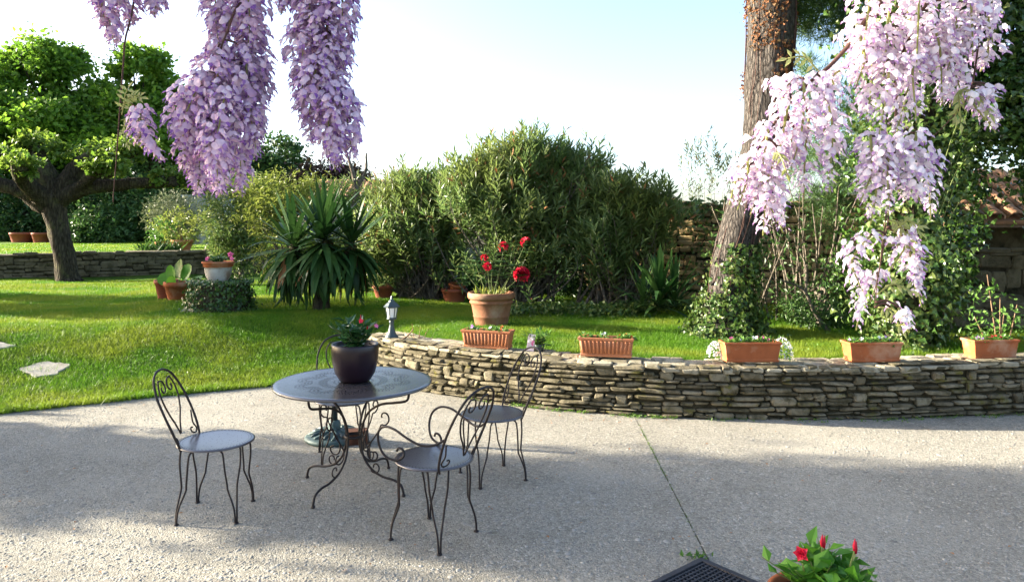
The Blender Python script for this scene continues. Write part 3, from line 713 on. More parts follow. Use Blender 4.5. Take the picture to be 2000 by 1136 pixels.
g = G(); V, F = lathe([(0, 0), (.036, 0), (.040, .006), (.033, .014), (0, .012)], 18); g.add(V @ rot('X', R(80)).T + np.array([.0, -.062, .075]), F); ms = g.part('medallion', M['cast'], t, True)
g = G(); V, F = lathe([(0, 0), (.014, 0), (.012, .008), (0, .008)], 14); g.add(V @ rot('X', R(80)).T + np.array([.0, -.075, .077]), F); g.part('boss', M['pole'], ms, True)
g = G(); g.add(*lathe([(0, .12), (.026, .12), (.026, .53), (.022, .535), (0, .535)], 16)); g.part('pole', M['pole'], t, True)
t2 = thing('rusty_weight', 'rusty iron block lying against the parasol base', 'weight', (-1.27, 5.90, 0), R(14))
g = G(); g.add(*box((0, 0, .055), (.17, .11, .11))); g.part('block', M['rust'], t2)
for x in (-.06, .065):
    g = G(); g.add(*box((x, -.063, .055), (.03, .016, .09))); g.part('rib', M['rust'], t2)

# ------------------------------------------------------------------ pots and planters
def pot_prof(r0, r1, h, rim, wall=.022, fill=.05):
    """outside profile with a rolled rim, inside down to the soil"""
    return [(0, 0), (r0, 0), (r0 + .004, .008), (r1 - .012, h - rim), (r1 + .004, h - rim), (r1 + .008, h - rim * .5), (r1 + .006, h - .006), (r1, h), (r1 - wall, h), (r1 - wall - .004, h - fill)]
def pot(name, label, loc, r0, r1, h, rim, mat, cat='pot', rz=0.0, group=None, fill=.04, k=32, soil=True, prof=None):
    t = thing(name, label, cat, loc, rz, group)
    g = G(); g.add(*lathe(prof or pot_prof(r0, r1, h, rim, fill=fill), k)); g.part('pot', mat, t, True)
    if soil:
        g = G(); V, F = lathe([(0, h - fill + .004), (r1 * .5, h - fill + .012), (r1 - .02, h - fill)], k); g.add(V, F); g.part('soil', M['soil'], t, True)
    return t
def petals(c, r, n, m, parent, name='flower', up=(0, 0, 1), layers=1, off=(0, 0, 0)):
    """an open flower: rings of broad petals"""
    T = LEAF4(.85, .12); P = []; D = []; N = []; S = []
    u = np.asarray(up, float) / np.linalg.norm(up); a = np.cross(u, [.3, .5, .8]); a /= np.linalg.norm(a); b = np.cross(u, a)
    for L in range(layers):
        for i in range(n):
            an = 2 * math.pi * (i + L * .5) / n + rng.normal(0, .1); d = (a * math.cos(an) + b * math.sin(an)) * (1 - .28 * L) + u * (.25 + .45 * L)
            P.append(np.asarray(c, float) - np.asarray(off, float)); D.append(d); N.append(u + rng.normal(0, .1, 3)); S.append(r * (1 - .15 * L))
    V, F, _ = scatter(T, LEAF4F, np.array(P), frames(np.array(D), np.array(N), np.array(S)))
    return link(name, to_mesh(name, V, F, False, [m]), parent)
def tuft(name, c, rad, n, size, TV, m, parent, up=1.0, TF=LEAF4F, flat=.6):
    """leafy cushion of separate leaves, local coordinates"""
    d = rand_dirs(n); d[:, 2] = np.abs(d[:, 2])
    P = np.asarray(c, float) + d * np.array([rad, rad, rad * flat]) * (rng.random(n) ** .5)[:, None]
    return leaves_part(name, TV, TF, P, frames(unit(d + rand_dirs(n) * .6), unit(rand_dirs(n) * .7 + np.array([0, 0, up])), size * U(.6, 1.3, n)), m, parent)

# dark glazed pot on the table
t = pot('flower_pot', 'dark aubergine glazed pot with a leafy red-budded plant on the table', (-1.075, 4.91, .7255), .105, .160, .255, .03, M['glaze'], 'potted plant', prof=[(0, 0), (.085, 0), (.105, .010), (.135, .06), (.153, .13), (.160, .20), (.161, .25), (.157, .258), (.148, .256), (.143, .215)], fill=.04)
def leafy(parent, z0, nst, h, spread, leaf, m, per=9, mat_stem='stem', TV=None, seed_r=.06, mesh_n=5, curve=.3):
    """bushy plant whose large leaves are separate pieces"""
    TV = LEAF4(.46, .10) if TV is None else TV
    base = [to_mesh('leaf', TV * np.array([w, 1, c]), LEAF4F, False, [m]) for w, c in ((1, 1), (.85, 1.6), (1.15, .6), (1, -1))]
    tips = []
    for i in range(nst):
        a = 2 * math.pi * i / nst + rng.normal(0, .3); r = U(0.2, 1) * spread; hh = h * U(.6, 1) * (1 - .35 * r / spread)
        P = smooth_pts(np.array([(seed_r * math.cos(a) * U(0, 1), seed_r * math.sin(a) * U(0, 1), z0), (r * .4 * math.cos(a), r * .4 * math.sin(a), z0 + hh * .5), (r * math.cos(a), r * math.sin(a), z0 + hh)]), 5)
        g = G(); g.add(*tube(P, [.004, .002], 5)); g.part('stem', M[mat_stem], parent, True); tips.append(P[-1])
        for k in range(per):
            t_ = (k + .6) / per; p = P[min(len(P) - 1, int(t_ * (len(P) - 1)) + 0)]
            d = unit(np.array([math.cos(a + k * 2.4), math.sin(a + k * 2.4), U(.1, .9) * (.4 + t_)])); s = leaf * U(.7, 1.25)
            o = link('leaf', base[int(rng.integers(4))], parent)
            Mx = Matrix(frames(d[None], unit(np.array([[rng.normal(0, .3), rng.normal(0, .3), 1.0]])), np.array([s]))[0].tolist()).to_4x4(); Mx.translation = Vector(p); o.matrix_local = Mx
    return tips
tips = leafy(t, .215, 17, .25, .17, .098, M['darkgloss'], 9)
def bud(parent, p, h, m, r=.006):
    g = G(); p = np.asarray(p); g.add(*tube(np.array([p, p + (0, 0, h * .4), p + (.003, 0, h)]), [r * .6, r, r * .2], 6)); return g.part('bud', m, parent, True)
for i in (0, 3, 6): bud(t, tips[i], .05, M['red'])
petals((.06, -.09, .42), .020, 5, M['red'], t, up=(0, -.8, .5)); petals((.15, -.03, .38), .02, 5, M['pink'], t, up=(.5, -.6, .5))

# big weathered pot with red rhododendron
t = pot('flower_pot', 'large weathered two-ringed terracotta pot with red rhododendron flowers on the lawn', (-.275, 9.55, .44), .2, .315, .46, .06, M['terra_old'], 'potted plant', fill=.05, prof=[(0, 0), (.205, 0), (.215, .01), (.222, .06), (.238, .14), (.243, .145), (.243, .155), (.240, .16), (.268, .30), (.278, .315), (.290, .325), (.290, .345), (.280, .352), (.282, .37), (.305, .378), (.318, .40), (.318, .445), (.308, .46), (.280, .46), (.272, .41)])
for (hx, hz, r) in ((-.06, .95, .0), (.17, 1.08, .05), (.30, .80, -.06), (.46, 1.12, .1), (.38, .68, -.12), (-.22, .85, .1), (-.38, .78, .0), (.0, .72, .05), (.12, .85, -.05)):
    P = smooth_pts(np.array([(hx * .25, r * .3, .42), (hx * .7, r * .8, .42 + (hz - .42) * .55), (hx, r, hz)]), 5)
    g = G(); g.add(*tube(P, [.008, .004], 6)); g.part('stem', M['stem'], t, True)
    for ring, k in ((0, 8), (-.05, 6), (-.13, 4)):
        for i in range(k):
            a = 2 * math.pi * i / k + ring * 9 + rng.normal(0, .2); d = np.array([math.cos(a), math.sin(a), .25 + ring * 2]); p = P[-1] + (0, 0, ring); me = to_mesh('leaf', LEAF4(.30, .07), LEAF4F, False, [M['hedge2']])
            o = link('leaf', me, t); Mx = Matrix(frames(unit(d)[None], np.array([[0, 0, 1.0]]), np.array([U(.12, .19)]))[0].tolist()).to_4x4(); Mx.translation = Vector(p); o.matrix_local = Mx
def truss(c, r, n=16, parent=t):
    """rounded head of many open red flowers"""
    T = LEAF4(.95, .2); d = rand_dirs(n); d[:, 2] = np.where(d[:, 2] < -.5, -d[:, 2], d[:, 2]); P = []; D = []; N = []
    for dd in d:
        a = np.cross(dd, [.2, .3, .9]); a /= np.linalg.norm(a); b = np.cross(dd, a)
        for i in range(5):
            an = i * 1.257; P.append(np.asarray(c) + dd * r * .45); D.append(a * math.cos(an) + b * math.sin(an) + dd * .7); N.append(dd)
    V, F, _ = scatter(T, LEAF4F, np.array(P), frames(np.array(D), np.array(N), np.full(len(P), r * .62)))
    link('flower_head', to_mesh('flower_head', V, F, False, [M['red']]), parent)
truss((-.09, 0, .92), .062, 9); truss((-.06, -.02, .80), .075, 10); truss((.16, .05, 1.06), .085, 13); truss((.46, .1, 1.12), .085, 14); truss((.40, -.14, .70), .125, 26)
n = 60; leaves_part('weeds', LEAF1(.12), LEAF1F, np.stack([U(-.2, .2, n), U(-.2, .2, n), np.full(n, .41)], 1), frames(rand_dirs(n) * .4 + np.array([0, 0, 1]), rand_dirs(n), U(.06, .16, n)), M['limeleaf'], t)

def trough(loc, rz, label, fluted, flowers, L=.54, W=.19, H=.185):
    t = thing('planter_trough', label, 'planter', loc, rz, 'terracotta troughs along the low wall')
    mt = M['terra_pale'] if fluted else M['terra']
    l0, w0 = L * .90, W * .80
    def ring(l, w, z): return [(-l / 2, -w / 2, z), (l / 2, -w / 2, z), (l / 2, w / 2, z), (-l / 2, w / 2, z)]
    lv = [ring(l0 + .012, w0 + .012, .0), ring(l0 + .012, w0 + .012, .022), ring(l0, w0, .026), ring(L - .014, W - .014, H - .024), ring(L + .004, W + .004, H - .022), ring(L + .006, W + .006, H), ring(L - .034, W - .034, H), ring(L - .046, W - .046, H - .035)]
    V = [p for r in lv for p in r]; F = [(i * 4 + j, i * 4 + (j + 1) % 4, (i + 1) * 4 + (j + 1) % 4, (i + 1) * 4 + j) for i in range(len(lv) - 1) for j in range(4)] + [(3, 2, 1, 0)]
    g = G(); g.add(V, F); b = g.part('trough', mt, t)
    bv = b.modifiers.new('soft', 'BEVEL'); bv.width = .003; bv.segments = 2; bv.limit_method = 'ANGLE'
    g = G(); g.add([(-L / 2 + .025, -W / 2 + .025, H - .03), (L / 2 - .025, -W / 2 + .025, H - .03), (L / 2 - .025, W / 2 - .025, H - .03), (-L / 2 + .025, W / 2 - .025, H - .03)], [(0, 1, 2, 3)]); g.part('soil', M['soil'], t)
    if fluted:
        k = 13
        for s in (-1, 1):
            for i in range(k):
                u = (i + .5) / k - .5
                P = np.array([(u * (l0 - .01), s * (w0 / 2 + .002), .034), (u * (L - .02), s * ((W - .014) / 2 - .001), H - .032)])
                g = G(); g.add(*tube(P, L / k * .33, 8)); g.part('rib', mt, b, True)
    for (x, m, nf) in flowers:
        tuft('foliage', (x, U(-.02, .02), H - .03), .075, 85, .036, LEAF4(.6), M['leaf'], t, .8, flat=.75)
        for i in range(nf):
            petals((x + rng.normal(0, .022), rng.normal(-.01, .018), H + U(.012, .042)), U(.015, .021), 5, M[m], t, up=(rng.normal(0, .4), -.8, .6))
    return t
ZW = .494
trough((-.255, 7.60, ZW + .008), R(-17), 'fluted terracotta trough in front of the big pot, with pink and orange pansies', True, [(-.17, 'lilac', 3), (.03, 'white', 2), (.15, 'orange', 3)])
trough((.935, 7.10, ZW + .008), R(-13), 'fluted terracotta trough on the wall with white and orange flowers', True, [(-.2, 'red', 2), (-.03, 'white', 2), (.16, 'orange', 3), (.22, 'orange', 1)])
trough((2.27, 6.84, ZW + .008), R(1), 'plain terracotta trough flanked by white cascading flowers on the wall', False, [(-.19, 'pink', 2), (-.1, 'white', 1), (0, 'white', 2), (.1, 'pink', 3), (.17, 'pink', 1)])
trough((3.43, 6.84, ZW + .008), R(2), 'plain terracotta trough under the lowest hanging wisteria spray', False, [(-.18, 'lilac', 2), (-.08, 'white', 1), (.06, 'white', 1), (.15, 'lilac', 3), (.18, 'white', 1)], L=.51)
trough((4.66, 6.99, ZW + .008), R(6), 'plain terracotta trough beside the tall sapling on the wall', False, [(-.13, 'lilac', 3), (.06, 'red', 3), (.15, 'white', 1)], L=.47)

# white cascading flowers either side of the third trough
for (x, y, s, lab) in ((2.62, 6.98, .11, 'cushion of white flowers and leaves spilling beside the plain trough, its larger side'), (1.99, 7.0, .085, 'small clump of white flowers on the sunny end of the plain trough')):
    t = thing('white_flower_clump', lab, 'flowers', (x, y, ZW))
    tuft('foliage', (0, 0, .0), s * 1.1, 150, .035, LEAF4(.5), M['leaf'], t, .6, flat=1.7)
    n = 170; d = rand_dirs(n); d[:, 2] = np.abs(d[:, 2]); d[:, 1] -= .25
    P = np.array([0, 0, .012]) + unit(d) * np.array([s, s, s * 1.75])
    nn = np.repeat(P, 4, 0); dd = np.repeat(unit(d), 4, 0)
    leaves_part('blossom', LEAF4(.8), LEAF4F, nn, frames(rand_dirs(len(nn)) + dd * .3, dd, U(.010, .017, len(nn))), M['white'], t)

# young plant with its printed card behind the wall
c = (.28, 7.42, ZW - .01)
t = thing('tagged_plant', 'small leafy plant with a pink and white printed plant card on the wall', 'plant', c)
g = G(); g.add(*lathe([(0, 0), (.045, 0), (.06, .075), (.056, .078), (.053, .065), (0, .065)], 16)); g.part('nursery_pot', M['pole'], t, True)
leafy(t, .06, 13, .20, .19, .075, M['leaf'], 9)
g = G(); g.add(*box((-.085, -.065, .105), (.075, .002, .17), rot('Y', R(8)) @ rot('X', R(-8)))); cd = g.part('card', M['card'], t)
for i in range(7): petals((-.085 + rng.normal(0, .02) , -.0695 + .0, .105 + U(-.05, .06)), .014, 5, M['pink' if i % 2 else 'white'], cd, name='printed_flower', up=(0, -1, .1))

# sticks and shoots on the wall by the lamp
for (x, y, a, l, lab) in ((-1.17, 8.05, 1.0, .16, 'dry brown twig lying on the wall top by the lamp'),):
    P = smooth_pts(np.array([(x - .07, y, ZW + .01), (x, y + .02, ZW + .06), (x + .06, y + .03, ZW + .13)]), 4)
    g = G(); g.add(*tube(P, [.011, .006], 6)); o = g.part('twig', M['twig'], None, True); tag(o, lab, 'twig')
t = thing('weed_shoots', 'thin reddish weed shoots growing behind the wall near the lamp', 'weed', (-1.05, 8.3, .44))
for i in range(9):
    a = rng.normal(0, .09); g = G(); g.add(*tube(smooth_pts(np.array([(a, rng.normal(0, .05), 0), (a * 1.3, 0, .09), (a * 1.8 + .02, 0, U(.12, .24))]), 4), [.004, .0015], 5)); g.part('shoot', M['redbrown' if i < 4 else 'stem'], t, True)

# garden lamps
def lamp(loc, label, s=1.0):
    t = thing('pedestal_lamp', label, 'lamp', loc, R(12), 'pedestal garden lamps'); t.scale = (s, s, s)
    g = G(); g.add(*lathe([(0, 0), (.075, 0), (.078, .012), (.068, .025), (.05, .05), (.036, .09), (.027, .14), (.024, .17), (.030, .178), (.030, .19), (.024, .195), (.03, .205), (.055, .215), (.058, .225), (0, .225)], 24)); g.part('pedestal', M['lamp'], t, True)
    def hexr(r, z): return [(r * math.cos(k * math.pi / 3), r * math.sin(k * math.pi / 3), z) for k in range(6)]
    g = G(); V = hexr(.046, .226) + hexr(.066, .352); g.add(V, [(k, (k + 1) % 6, (k + 1) % 6 + 6, k + 6) for k in range(6)]); 
    for k in range(6):
        gg = G(); a, b, c_, d_ = V[k], V[(k + 1) % 6], V[(k + 1) % 6 + 6], V[k + 6]; gg.add([a, b, c_, d_], [(0, 1, 2, 3)]); gg.part('pane', M['glass'], t)
        gg = G(); gg.add(*tube(np.array([np.array(a) * (1.04, 1.04, 1), np.array(d_) * (1.04, 1.04, 1)]), .006, 5)); gg.part('frame_bar', M['lamp'], t)
    g = G(); g.add(*lathe([(.050, .222), (.056, .224), (.056, .234), (.048, .236)], 6)); g.part('lower_rim', M['lamp'], t)
    g = G(); g.add(*lathe([(0, .345), (.070, .346), (.092, .352), (.094, .362), (.080, .374), (.056, .40), (.036, .415), (.034, .428), (.024, .436), (.012, .446), (.010, .455), (.015, .462), (.012, .472), (.004, .486), (0, .487)], 6)); g.part('roof', M['lamp'], t)
    g = G(); g.add(*lathe([(0, .245), (.018, .25), (.026, .285), (.018, .32), (0, .33)], 12)); g.part('bulb', M['white'], t, True)
    return t
lamp((-1.39, 8.28, ZW), 'grey-green pedestal lantern standing on the end of the low curved wall')
lamp((-8.27, 20.1, 1.06), 'small dark pedestal lantern on the far terrace wall behind the stump pot', .86)

# pot on the stump, stump pots, pots by the oleander and on the raised lawn
def simple_potted(loc, label, r, h, mat, plant=None, name='flower_pot', cat='potted plant'):
    return pot(name, label, loc, r * .68, r, h, h * .2, M[mat], cat, soil=True)
def lz(x, y): return float(lawn_z(x, y))

stump = (-4.62, 11.35, lz(-4.62, 11.35))
t = thing('ivy_stump', 'old tree stump overgrown with dark ivy on the lawn', 'stump', stump)
g = G(); V, F = tube(np.array([(0, 0, -.05), (0, 0, .1), (0, 0, .3), (0, .0, .42)]), [.50, .46, .42, .40], 22, True, .10); g.add(V, F); g.part('stump', M['bark'], t, True)
n = 2600; a = U(0, 2 * math.pi, n); side = rng.random(n) < .68; rr = np.where(side, .47 + rng.normal(0, .035, n), .47 * np.sqrt(rng.random(n))); z = np.where(side, U(0, .45, n), .44 + U(0, .05, n)); rr = rr * (1.08 - .18 * z / .45 * side)
P = np.stack([rr * np.cos(a), rr * np.sin(a), z], 1); d = np.stack([np.cos(a), np.sin(a), np.where(side, .25, 1.6)], 1)
leaves_part('ivy', IVY, IVYF, P, frames(rand_dirs(n) + np.array([0, 0, -.4]), d + rand_dirs(n) * .6, U(.03, .065, n)), M['ivy'], t)
t = pot('flower_pot', 'whitewashed terracotta bowl pot with pink flowers on the ivy stump', (stump[0] - .03, stump[1], stump[2] + .455), .15, .245, .32, .06, M['limewash'], 'potted plant', prof=[(0, -.03), (.17, -.03), (.18, 0), (.14, .002), (.15, .03), (.185, .09), (.205, .20), (.205, .235), (.225, .245), (.228, .29), (.246, .30), (.248, .32), (.235, .325), (.215, .32), (.205, .28)])
o = t.children[0]; o.data.materials.append(M['terra']); 
for p in o.data.polygons:
    if p.center.z > .235 or p.center.z < -.0: p.material_index = 1
leafy(t, .28, 12, .17, .16, .085, M['darkgloss'], 7)
petals((-.13, -.1, .37), .045, 5, M['pink'], t, up=(-.3, -.8, .4), layers=2); petals((.20, -.02, .43), .055, 5, M['pink'], t, up=(.3, -.8, .4), layers=2); petals((.21, .0, .37), .04, 5, M['pink'], t, up=(.5, -.8, .2))
def bigleaf(t, z0, spots, m):
    for (x, y, z, s, d) in spots:
        k = 9; ph = np.linspace(0, 2 * math.pi, k, endpoint=False)
        V = np.array([(0, .5, -.06)] + [(.46 * math.sin(p), .5 - .5 * math.cos(p), .10 * abs(math.sin(p)) + rng.normal(0, .015)) for p in ph]); F = np.array([(0, 1 + i, 1 + (i + 1) % k) for i in range(k)])
        o = link('leaf', to_mesh('leaf', V, F, True, [m]), t)
        Mx = Matrix(frames(unit(np.array([d], float)), np.array([[-.5, -.75, .45]]) + rng.normal(0, .2, (1, 3)), np.array([s]))[0].tolist()).to_4x4(); Mx.translation = Vector((x, y, z0 + z)); o.matrix_local = Mx
        g = G(); g.add(*tube(np.array([(x * .3, y * .3, z0 - .02), (x, y, z0 + z)]), .008, 5)); g.part('leaf_stalk', M['stem'], t, True)
x0, y0 = -5.88, 12.65; t = pot('flower_pot', 'terracotta pot with big round green leaves beside the ivy stump', (x0, y0, lz(x0, y0)), .17, .245, .33, .08, M['terra'], 'potted plant')
bigleaf(t, .29, [(-.06, -.05, .05, .30, (-.35, .1, 1)), (.10, -.06, .06, .32, (.5, .0, 1)), (-.14, .0, .02, .26, (-1, .1, .5)), (.0, .05, .1, .34, (-.05, .2, 1)), (.16, .05, .02, .26, (1, 0, .35)), (-.02, -.1, .0, .2, (-.2, -.6, .5)), (.2, -.05, -.02, .18, (1, -.2, -.05))], M['gloss'])
petals((.08, .0, .60), .03, 5, M['orange'], t)
x0, y0 = -6.22, 12.9; pot('flower_pot', 'slim reddish terracotta pot half hidden behind the pot of big round leaves', (x0, y0, lz(x0, y0)), .13, .20, .36, .07, M['terra_red'], 'pot')
x0, y0 = -2.35, 13.1; t = pot('flower_pot', 'terracotta pot with a low leafy plant in front of the oleander', (x0, y0, lz(x0, y0)), .13, .195, .23, .055, M['terra_red'], 'potted plant')
tuft('foliage', (0, 0, .22), .24, 240, .075, LEAF4(.5), M['hedge2'], t, .6, flat=.8)
x0, y0 = -1.02, 12.7; sp = pot('flower_pot', 'wide empty red terracotta pot under the oleander', (x0, y0, lz(x0, y0)), .165, .225, .25, .05, M['terra_red'], 'pot', soil=False)
t = pot('small_pot', 'small orange pot tipped inside the wide red pot', (x0 + .03, y0 - .03, lz(x0, y0) + .17), .10, .145, .17, .04, M['terra'], 'pot', soil=False); t.rotation_euler = (R(8), R(9), 0)
x0, y0 = .30, 12.6; pot('small_pot', 'small orange terracotta pot at the foot of the oleander', (x0, y0, lz(x0, y0)), .075, .11, .17, .05, M['terra'], 'pot')
def tz(x, y): return float(terr_z(x, y))
x0, y0 = -10.45, 21.6; t = pot('flower_pot', 'terracotta pot with a bright green shrub on the raised lawn', (x0, y0, tz(x0, y0)), .20, .29, .3, .07, M['terra'], 'potted plant', fill=.06)
foliage('foliage', [(0, 0, .62, .52, .45, .38)], 900, .11, LEAF1(.45), LEAF1F, M['leaf'], t, (0, 0, 0))
x0, y0 = -9.75, 21.2; t = pot('flower_pot', 'paler terracotta pot with a yellow-green twiggy shrub on the raised lawn', (x0, y0, tz(x0, y0)), .20, .31, .34, .07, M['terra_pale'], 'potted plant', fill=.06)
foliage('foliage', [(0, 0, .75, .75, .6, .5), (.5, 0, .95, .4, .4, .4)], 1000, .11, LEAF1(.4), LEAF1F, M['limeleaf'], t, (0, 0, 0))
for i in range(7): g = G(); g.add(*tube(np.array([(0, 0, .25), (rng.normal(0, .35), rng.normal(0, .2), U(.7, 1.1))]), [.014, .006], 5)); g.part('stem', M['twig'], t, True)
x0, y0 = -6.2, 20.9; t = pot('flower_pot', 'low terracotta pot with pale green leaves at the end of the far wall', (x0, y0, 1.12), .2, .30, .12, .05, M['terra_pale'], 'potted plant', fill=.03); tuft('foliage', (0, 0, .1), .34, 260, .12, LEAF4(.4), M['leaf'], t, .6, flat=.8)
for x0, y0, r, lab in ((-21.2, 31.0, .46, 'broad red trough-like pot by the shady hedge at the back of the raised lawn'), (-20.1, 30.6, .36, 'smaller red pot by the shady hedge at the back of the raised lawn')):
    pot('flower_pot', lab, (x0, y0, tz(x0, y0)), r * .78, r, .42, .09, M['terra_red'], 'pot')
x0, y0 = -9.95, 20.2; t = thing('lily_clump', 'dark strappy plant clump on the edge of the far wall', 'plant', (x0, y0, tz(x0, y0)))
n = 170; leaves_part('foliage', LEAF4(.12), LEAF4F, np.stack([np.clip(rng.normal(0, .26, n), -.5, .5), rng.normal(0, .15, n), np.zeros(n)], 1), frames(rand_dirs(n) * .7 + np.array([0, 0, .9]), rand_dirs(n), U(.25, .48, n)), M['hedge2'], t)

# plant pot near the camera and the grate beside it
t = pot('flower_pot', 'terracotta pot of glossy light-green leaves and red buds near the iron grate', (1.28, 2.95, 0), .165, .215, .275, .05, M['terra'], 'potted plant', fill=.035, k=40)
tips = leafy(t, .235, 34, .27, .25, .086, M['gloss'], 11, TV=LEAF4(.60, .11), seed_r=.14)
for (x, y, z) in ((.105, -.05, .475), (.12, -.03, .455), (-.005, .0, .47), (.008, .01, .46)):
    g = G(); g.add(*tube(np.array([(x * .7, y, .36), (x, y, z)]), [.004, .003], 5)); g.part('stem', M['wleaf'], t, True); bud(t, (x, y, z), .05, M['red'], .0075)
g = G(); g.add(*tube(np.array([(-.10, -.06, .38), (-.118, -.07, .47)]), [.004, .003], 5)); g.part('stem', M['wleaf'], t, True)
petals((-.118, -.075, .475), .034, 5, M['red'], t, up=(-.5, -.7, .3), layers=3)
# grate: corner at (1.01, 3.83), edges at right angles
e1 = np.array([-.29, -.226]); e1 /= np.linalg.norm(e1); e2 = np.array([.186, -.226]); e2 /= np.linalg.norm(e2)
t = thing('drain_grate', 'dark square iron drain grate let into the terrace', 'drain cover', (1.01, 3.83, 0), math.atan2(e2[1], e2[0]))
S = .52
for i, (c, s) in enumerate((((S / 2, -.015, .009), (S, .03, .022)), ((S / 2, -S + .015, .009), (S, .03, .022)), ((.0151, -S / 2, .0093), (.03, S - .062, .022)), ((S - .0151, -S / 2, .0093), (.03, S - .062, .022)))):
    g = G(); g.add(*box(c, s)); g.part('frame_bar', M['rubber'], t)
for i in range(17): 
    u = .045 + i * (S - .09) / 16
    g = G(); g.add(*box((u, -S / 2, .007), (.009, S - .06, .016))); g.part('bar', M['rubber'], t)
    g = G(); g.add(*box((S / 2, -u, .0045), (S - .06, .009, .015))); g.part('cross_bar', M['rubber'], t)
g = G(); g.add(*box((S / 2, -S / 2, .0025), (S - .055, S - .055, .003))); g.part('pit', M['hole'], t)
n = 40; o = leaves_part('weed', LEAF4(.5), LEAF4F, np.stack([rng.normal(1.0, .035, n), rng.normal(3.86, .02, n), np.full(n, .004)], 1), frames(rand_dirs(n) + np.array([0, 0, .8]), rand_dirs(n), U(.015, .045, n)), M['leaf']); tag(o, 'small green weed at the corner of the drain grate', 'weed')
# ------------------------------------------------------------------ trees and shrubs
def limb(pts, r, k=10, bumpy=.08, n=6, bf=3.0): return tube(smooth_pts(np.asarray(pts, float), n), r, k, True, bumpy, bf)

# pollarded mulberry on the lower lawn
b = np.array([-10.75, 17.35, .42])
t = thing('mulberry_tree', 'pollarded tree with a thick bare trunk and knobbly limbs before the far wall', 'tree', b)
tr = G(); V, F = limb([(0.05, 0, -.15), (.0, 0, .12), (-.12, 0, .8), (-.28, 0, 1.5), (-.38, 0, 2.1)], [.38, .255, .225, .24, .31], 16, .10); tr.add(V, F); tr.part('trunk', M['bark'], t, True)
knobs = []
for pts, r in (([(-.38, 0, 1.9), (-.85, .1, 2.45), (-1.35, .1, 2.8), (-1.9, .2, 3.05)], [.30, .22, .17, .2]), ([(-.45, 0, 1.8), (-1.0, -.2, 2.2), (-1.7, -.3, 2.45), (-2.4, -.3, 2.85)], [.24, .18, .15, .17]), ([(-.36, 0, 2.0), (-.5, .0, 2.6), (-.75, .1, 3.0), (-1.0, .1, 3.35)], [.28, .2, .16, .2]), ([(-.3, 0, 2.0), (.0, .1, 2.55), (.35, .1, 2.95), (.85, .2, 3.1)], [.28, .22, .16, .19]), ([(-.32, 0, 1.95), (.3, 0, 2.25), (1.1, .1, 2.35), (1.9, .0, 2.40), (2.7, -.1, 2.45)], [.24, .19, .15, .13, .17]), ([(.6, .05, 2.9), (1.2, -.1, 2.95), (1.7, -.2, 3.15)], [.13, .11, .15]), ([(-.4, 0, 1.9), (-.6, -.7, 2.4), (-.2, -1.4, 2.75)], [.24, .17, .17]), ([(-.35, 0, 1.95), (-.3, .9, 2.4), (.3, 1.6, 2.9)], [.24, .17, .17]), ([(.2, 0, 2.2), (.9, -.4, 2.6), (1.3, -.6, 2.75)], [.13, .12, .14])):
    g = G(); g.add(*limb(pts, r, 12, .16)); g.part('limb', M['bark'], t, True); knobs += [np.array(pts[-1]), np.array(pts[-2]) * .4 + np.array(pts[-1]) * .6]
lob = [(*(k + (0, 0, .12)), .34, .34, .20) for k in knobs] + [(*(k + (rng.normal(0, .3), rng.normal(0, .25), U(-.1, .15))), .2, .2, .14) for k in knobs for _ in range(2)]
foliage('crown', lob, 9500, .115, LEAF1(.75), LEAF1F, M['mulberry'], t, (0, 0, 0), .20, 16, .2, .8)
# roots flare grass hidden

def tree(name, label, base, h_trunk, r, lobes, n, size, mat, bark='bark', w=.65, group=None, clump=.16, per=14, inner=.4, branches=8, cat='tree', up=.5, sub=0):
    t = thing(name, label, cat, base, 0, group); base = np.asarray(base, float)
    L = np.asarray(lobes, float)
    top = L[:, :3].mean(axis=0)
    g = G(); g.add(*limb([(0, 0, -.2), (.03, 0, h_trunk * .5), (0, .05, h_trunk), tuple((top * .7 + np.array([0, 0, h_trunk]) * .3))], [r * 1.3, r, r * .85, r * .4], 10, .08)); g.part('trunk', M[bark], t, True)
    g = G()
    for i in range(branches):
        c = L[i % len(L)]; e = c[:3] + rand_dirs(1)[0] * c[3:6] * .6
        s = np.array([0, 0, h_trunk * U(.75, 1.15)])
        g.add(*limb([s, s * .5 + e * .5 + rng.normal(0, .12, 3) * c[3], e], [r * .5, r * .28, r * .08], 6, .05, 5))
    g.part('branches', M[bark], t, True)
    if sub:
        ch = []
        for c in L:
            for i in range(sub):
                d = rand_dirs(1)[0]; d[2] = abs(d[2]) if rng.random() < .6 else d[2]; q = U(.22, .42)
                ch.append((*(c[:3] + d * c[3:6] * U(.55, 1.14)), *(c[3:6] * q * np.array([1, 1, .75]))))
        lobes = ch
    foliage('crown', lobes, n, size, LEAF1(w), LEAF1F, M[mat], t, (0, 0, 0), clump, per, inner, up)
    return t
def rel(base, lst):
    """lobes given as photograph survey (px, py, distance, rx, ry, rz) -> relative to base"""
    out = []
    for px, py, D, rx, ry, rz in lst: out.append((*(at(px, py, D) - np.asarray(base)), rx, ry, rz))
    return out
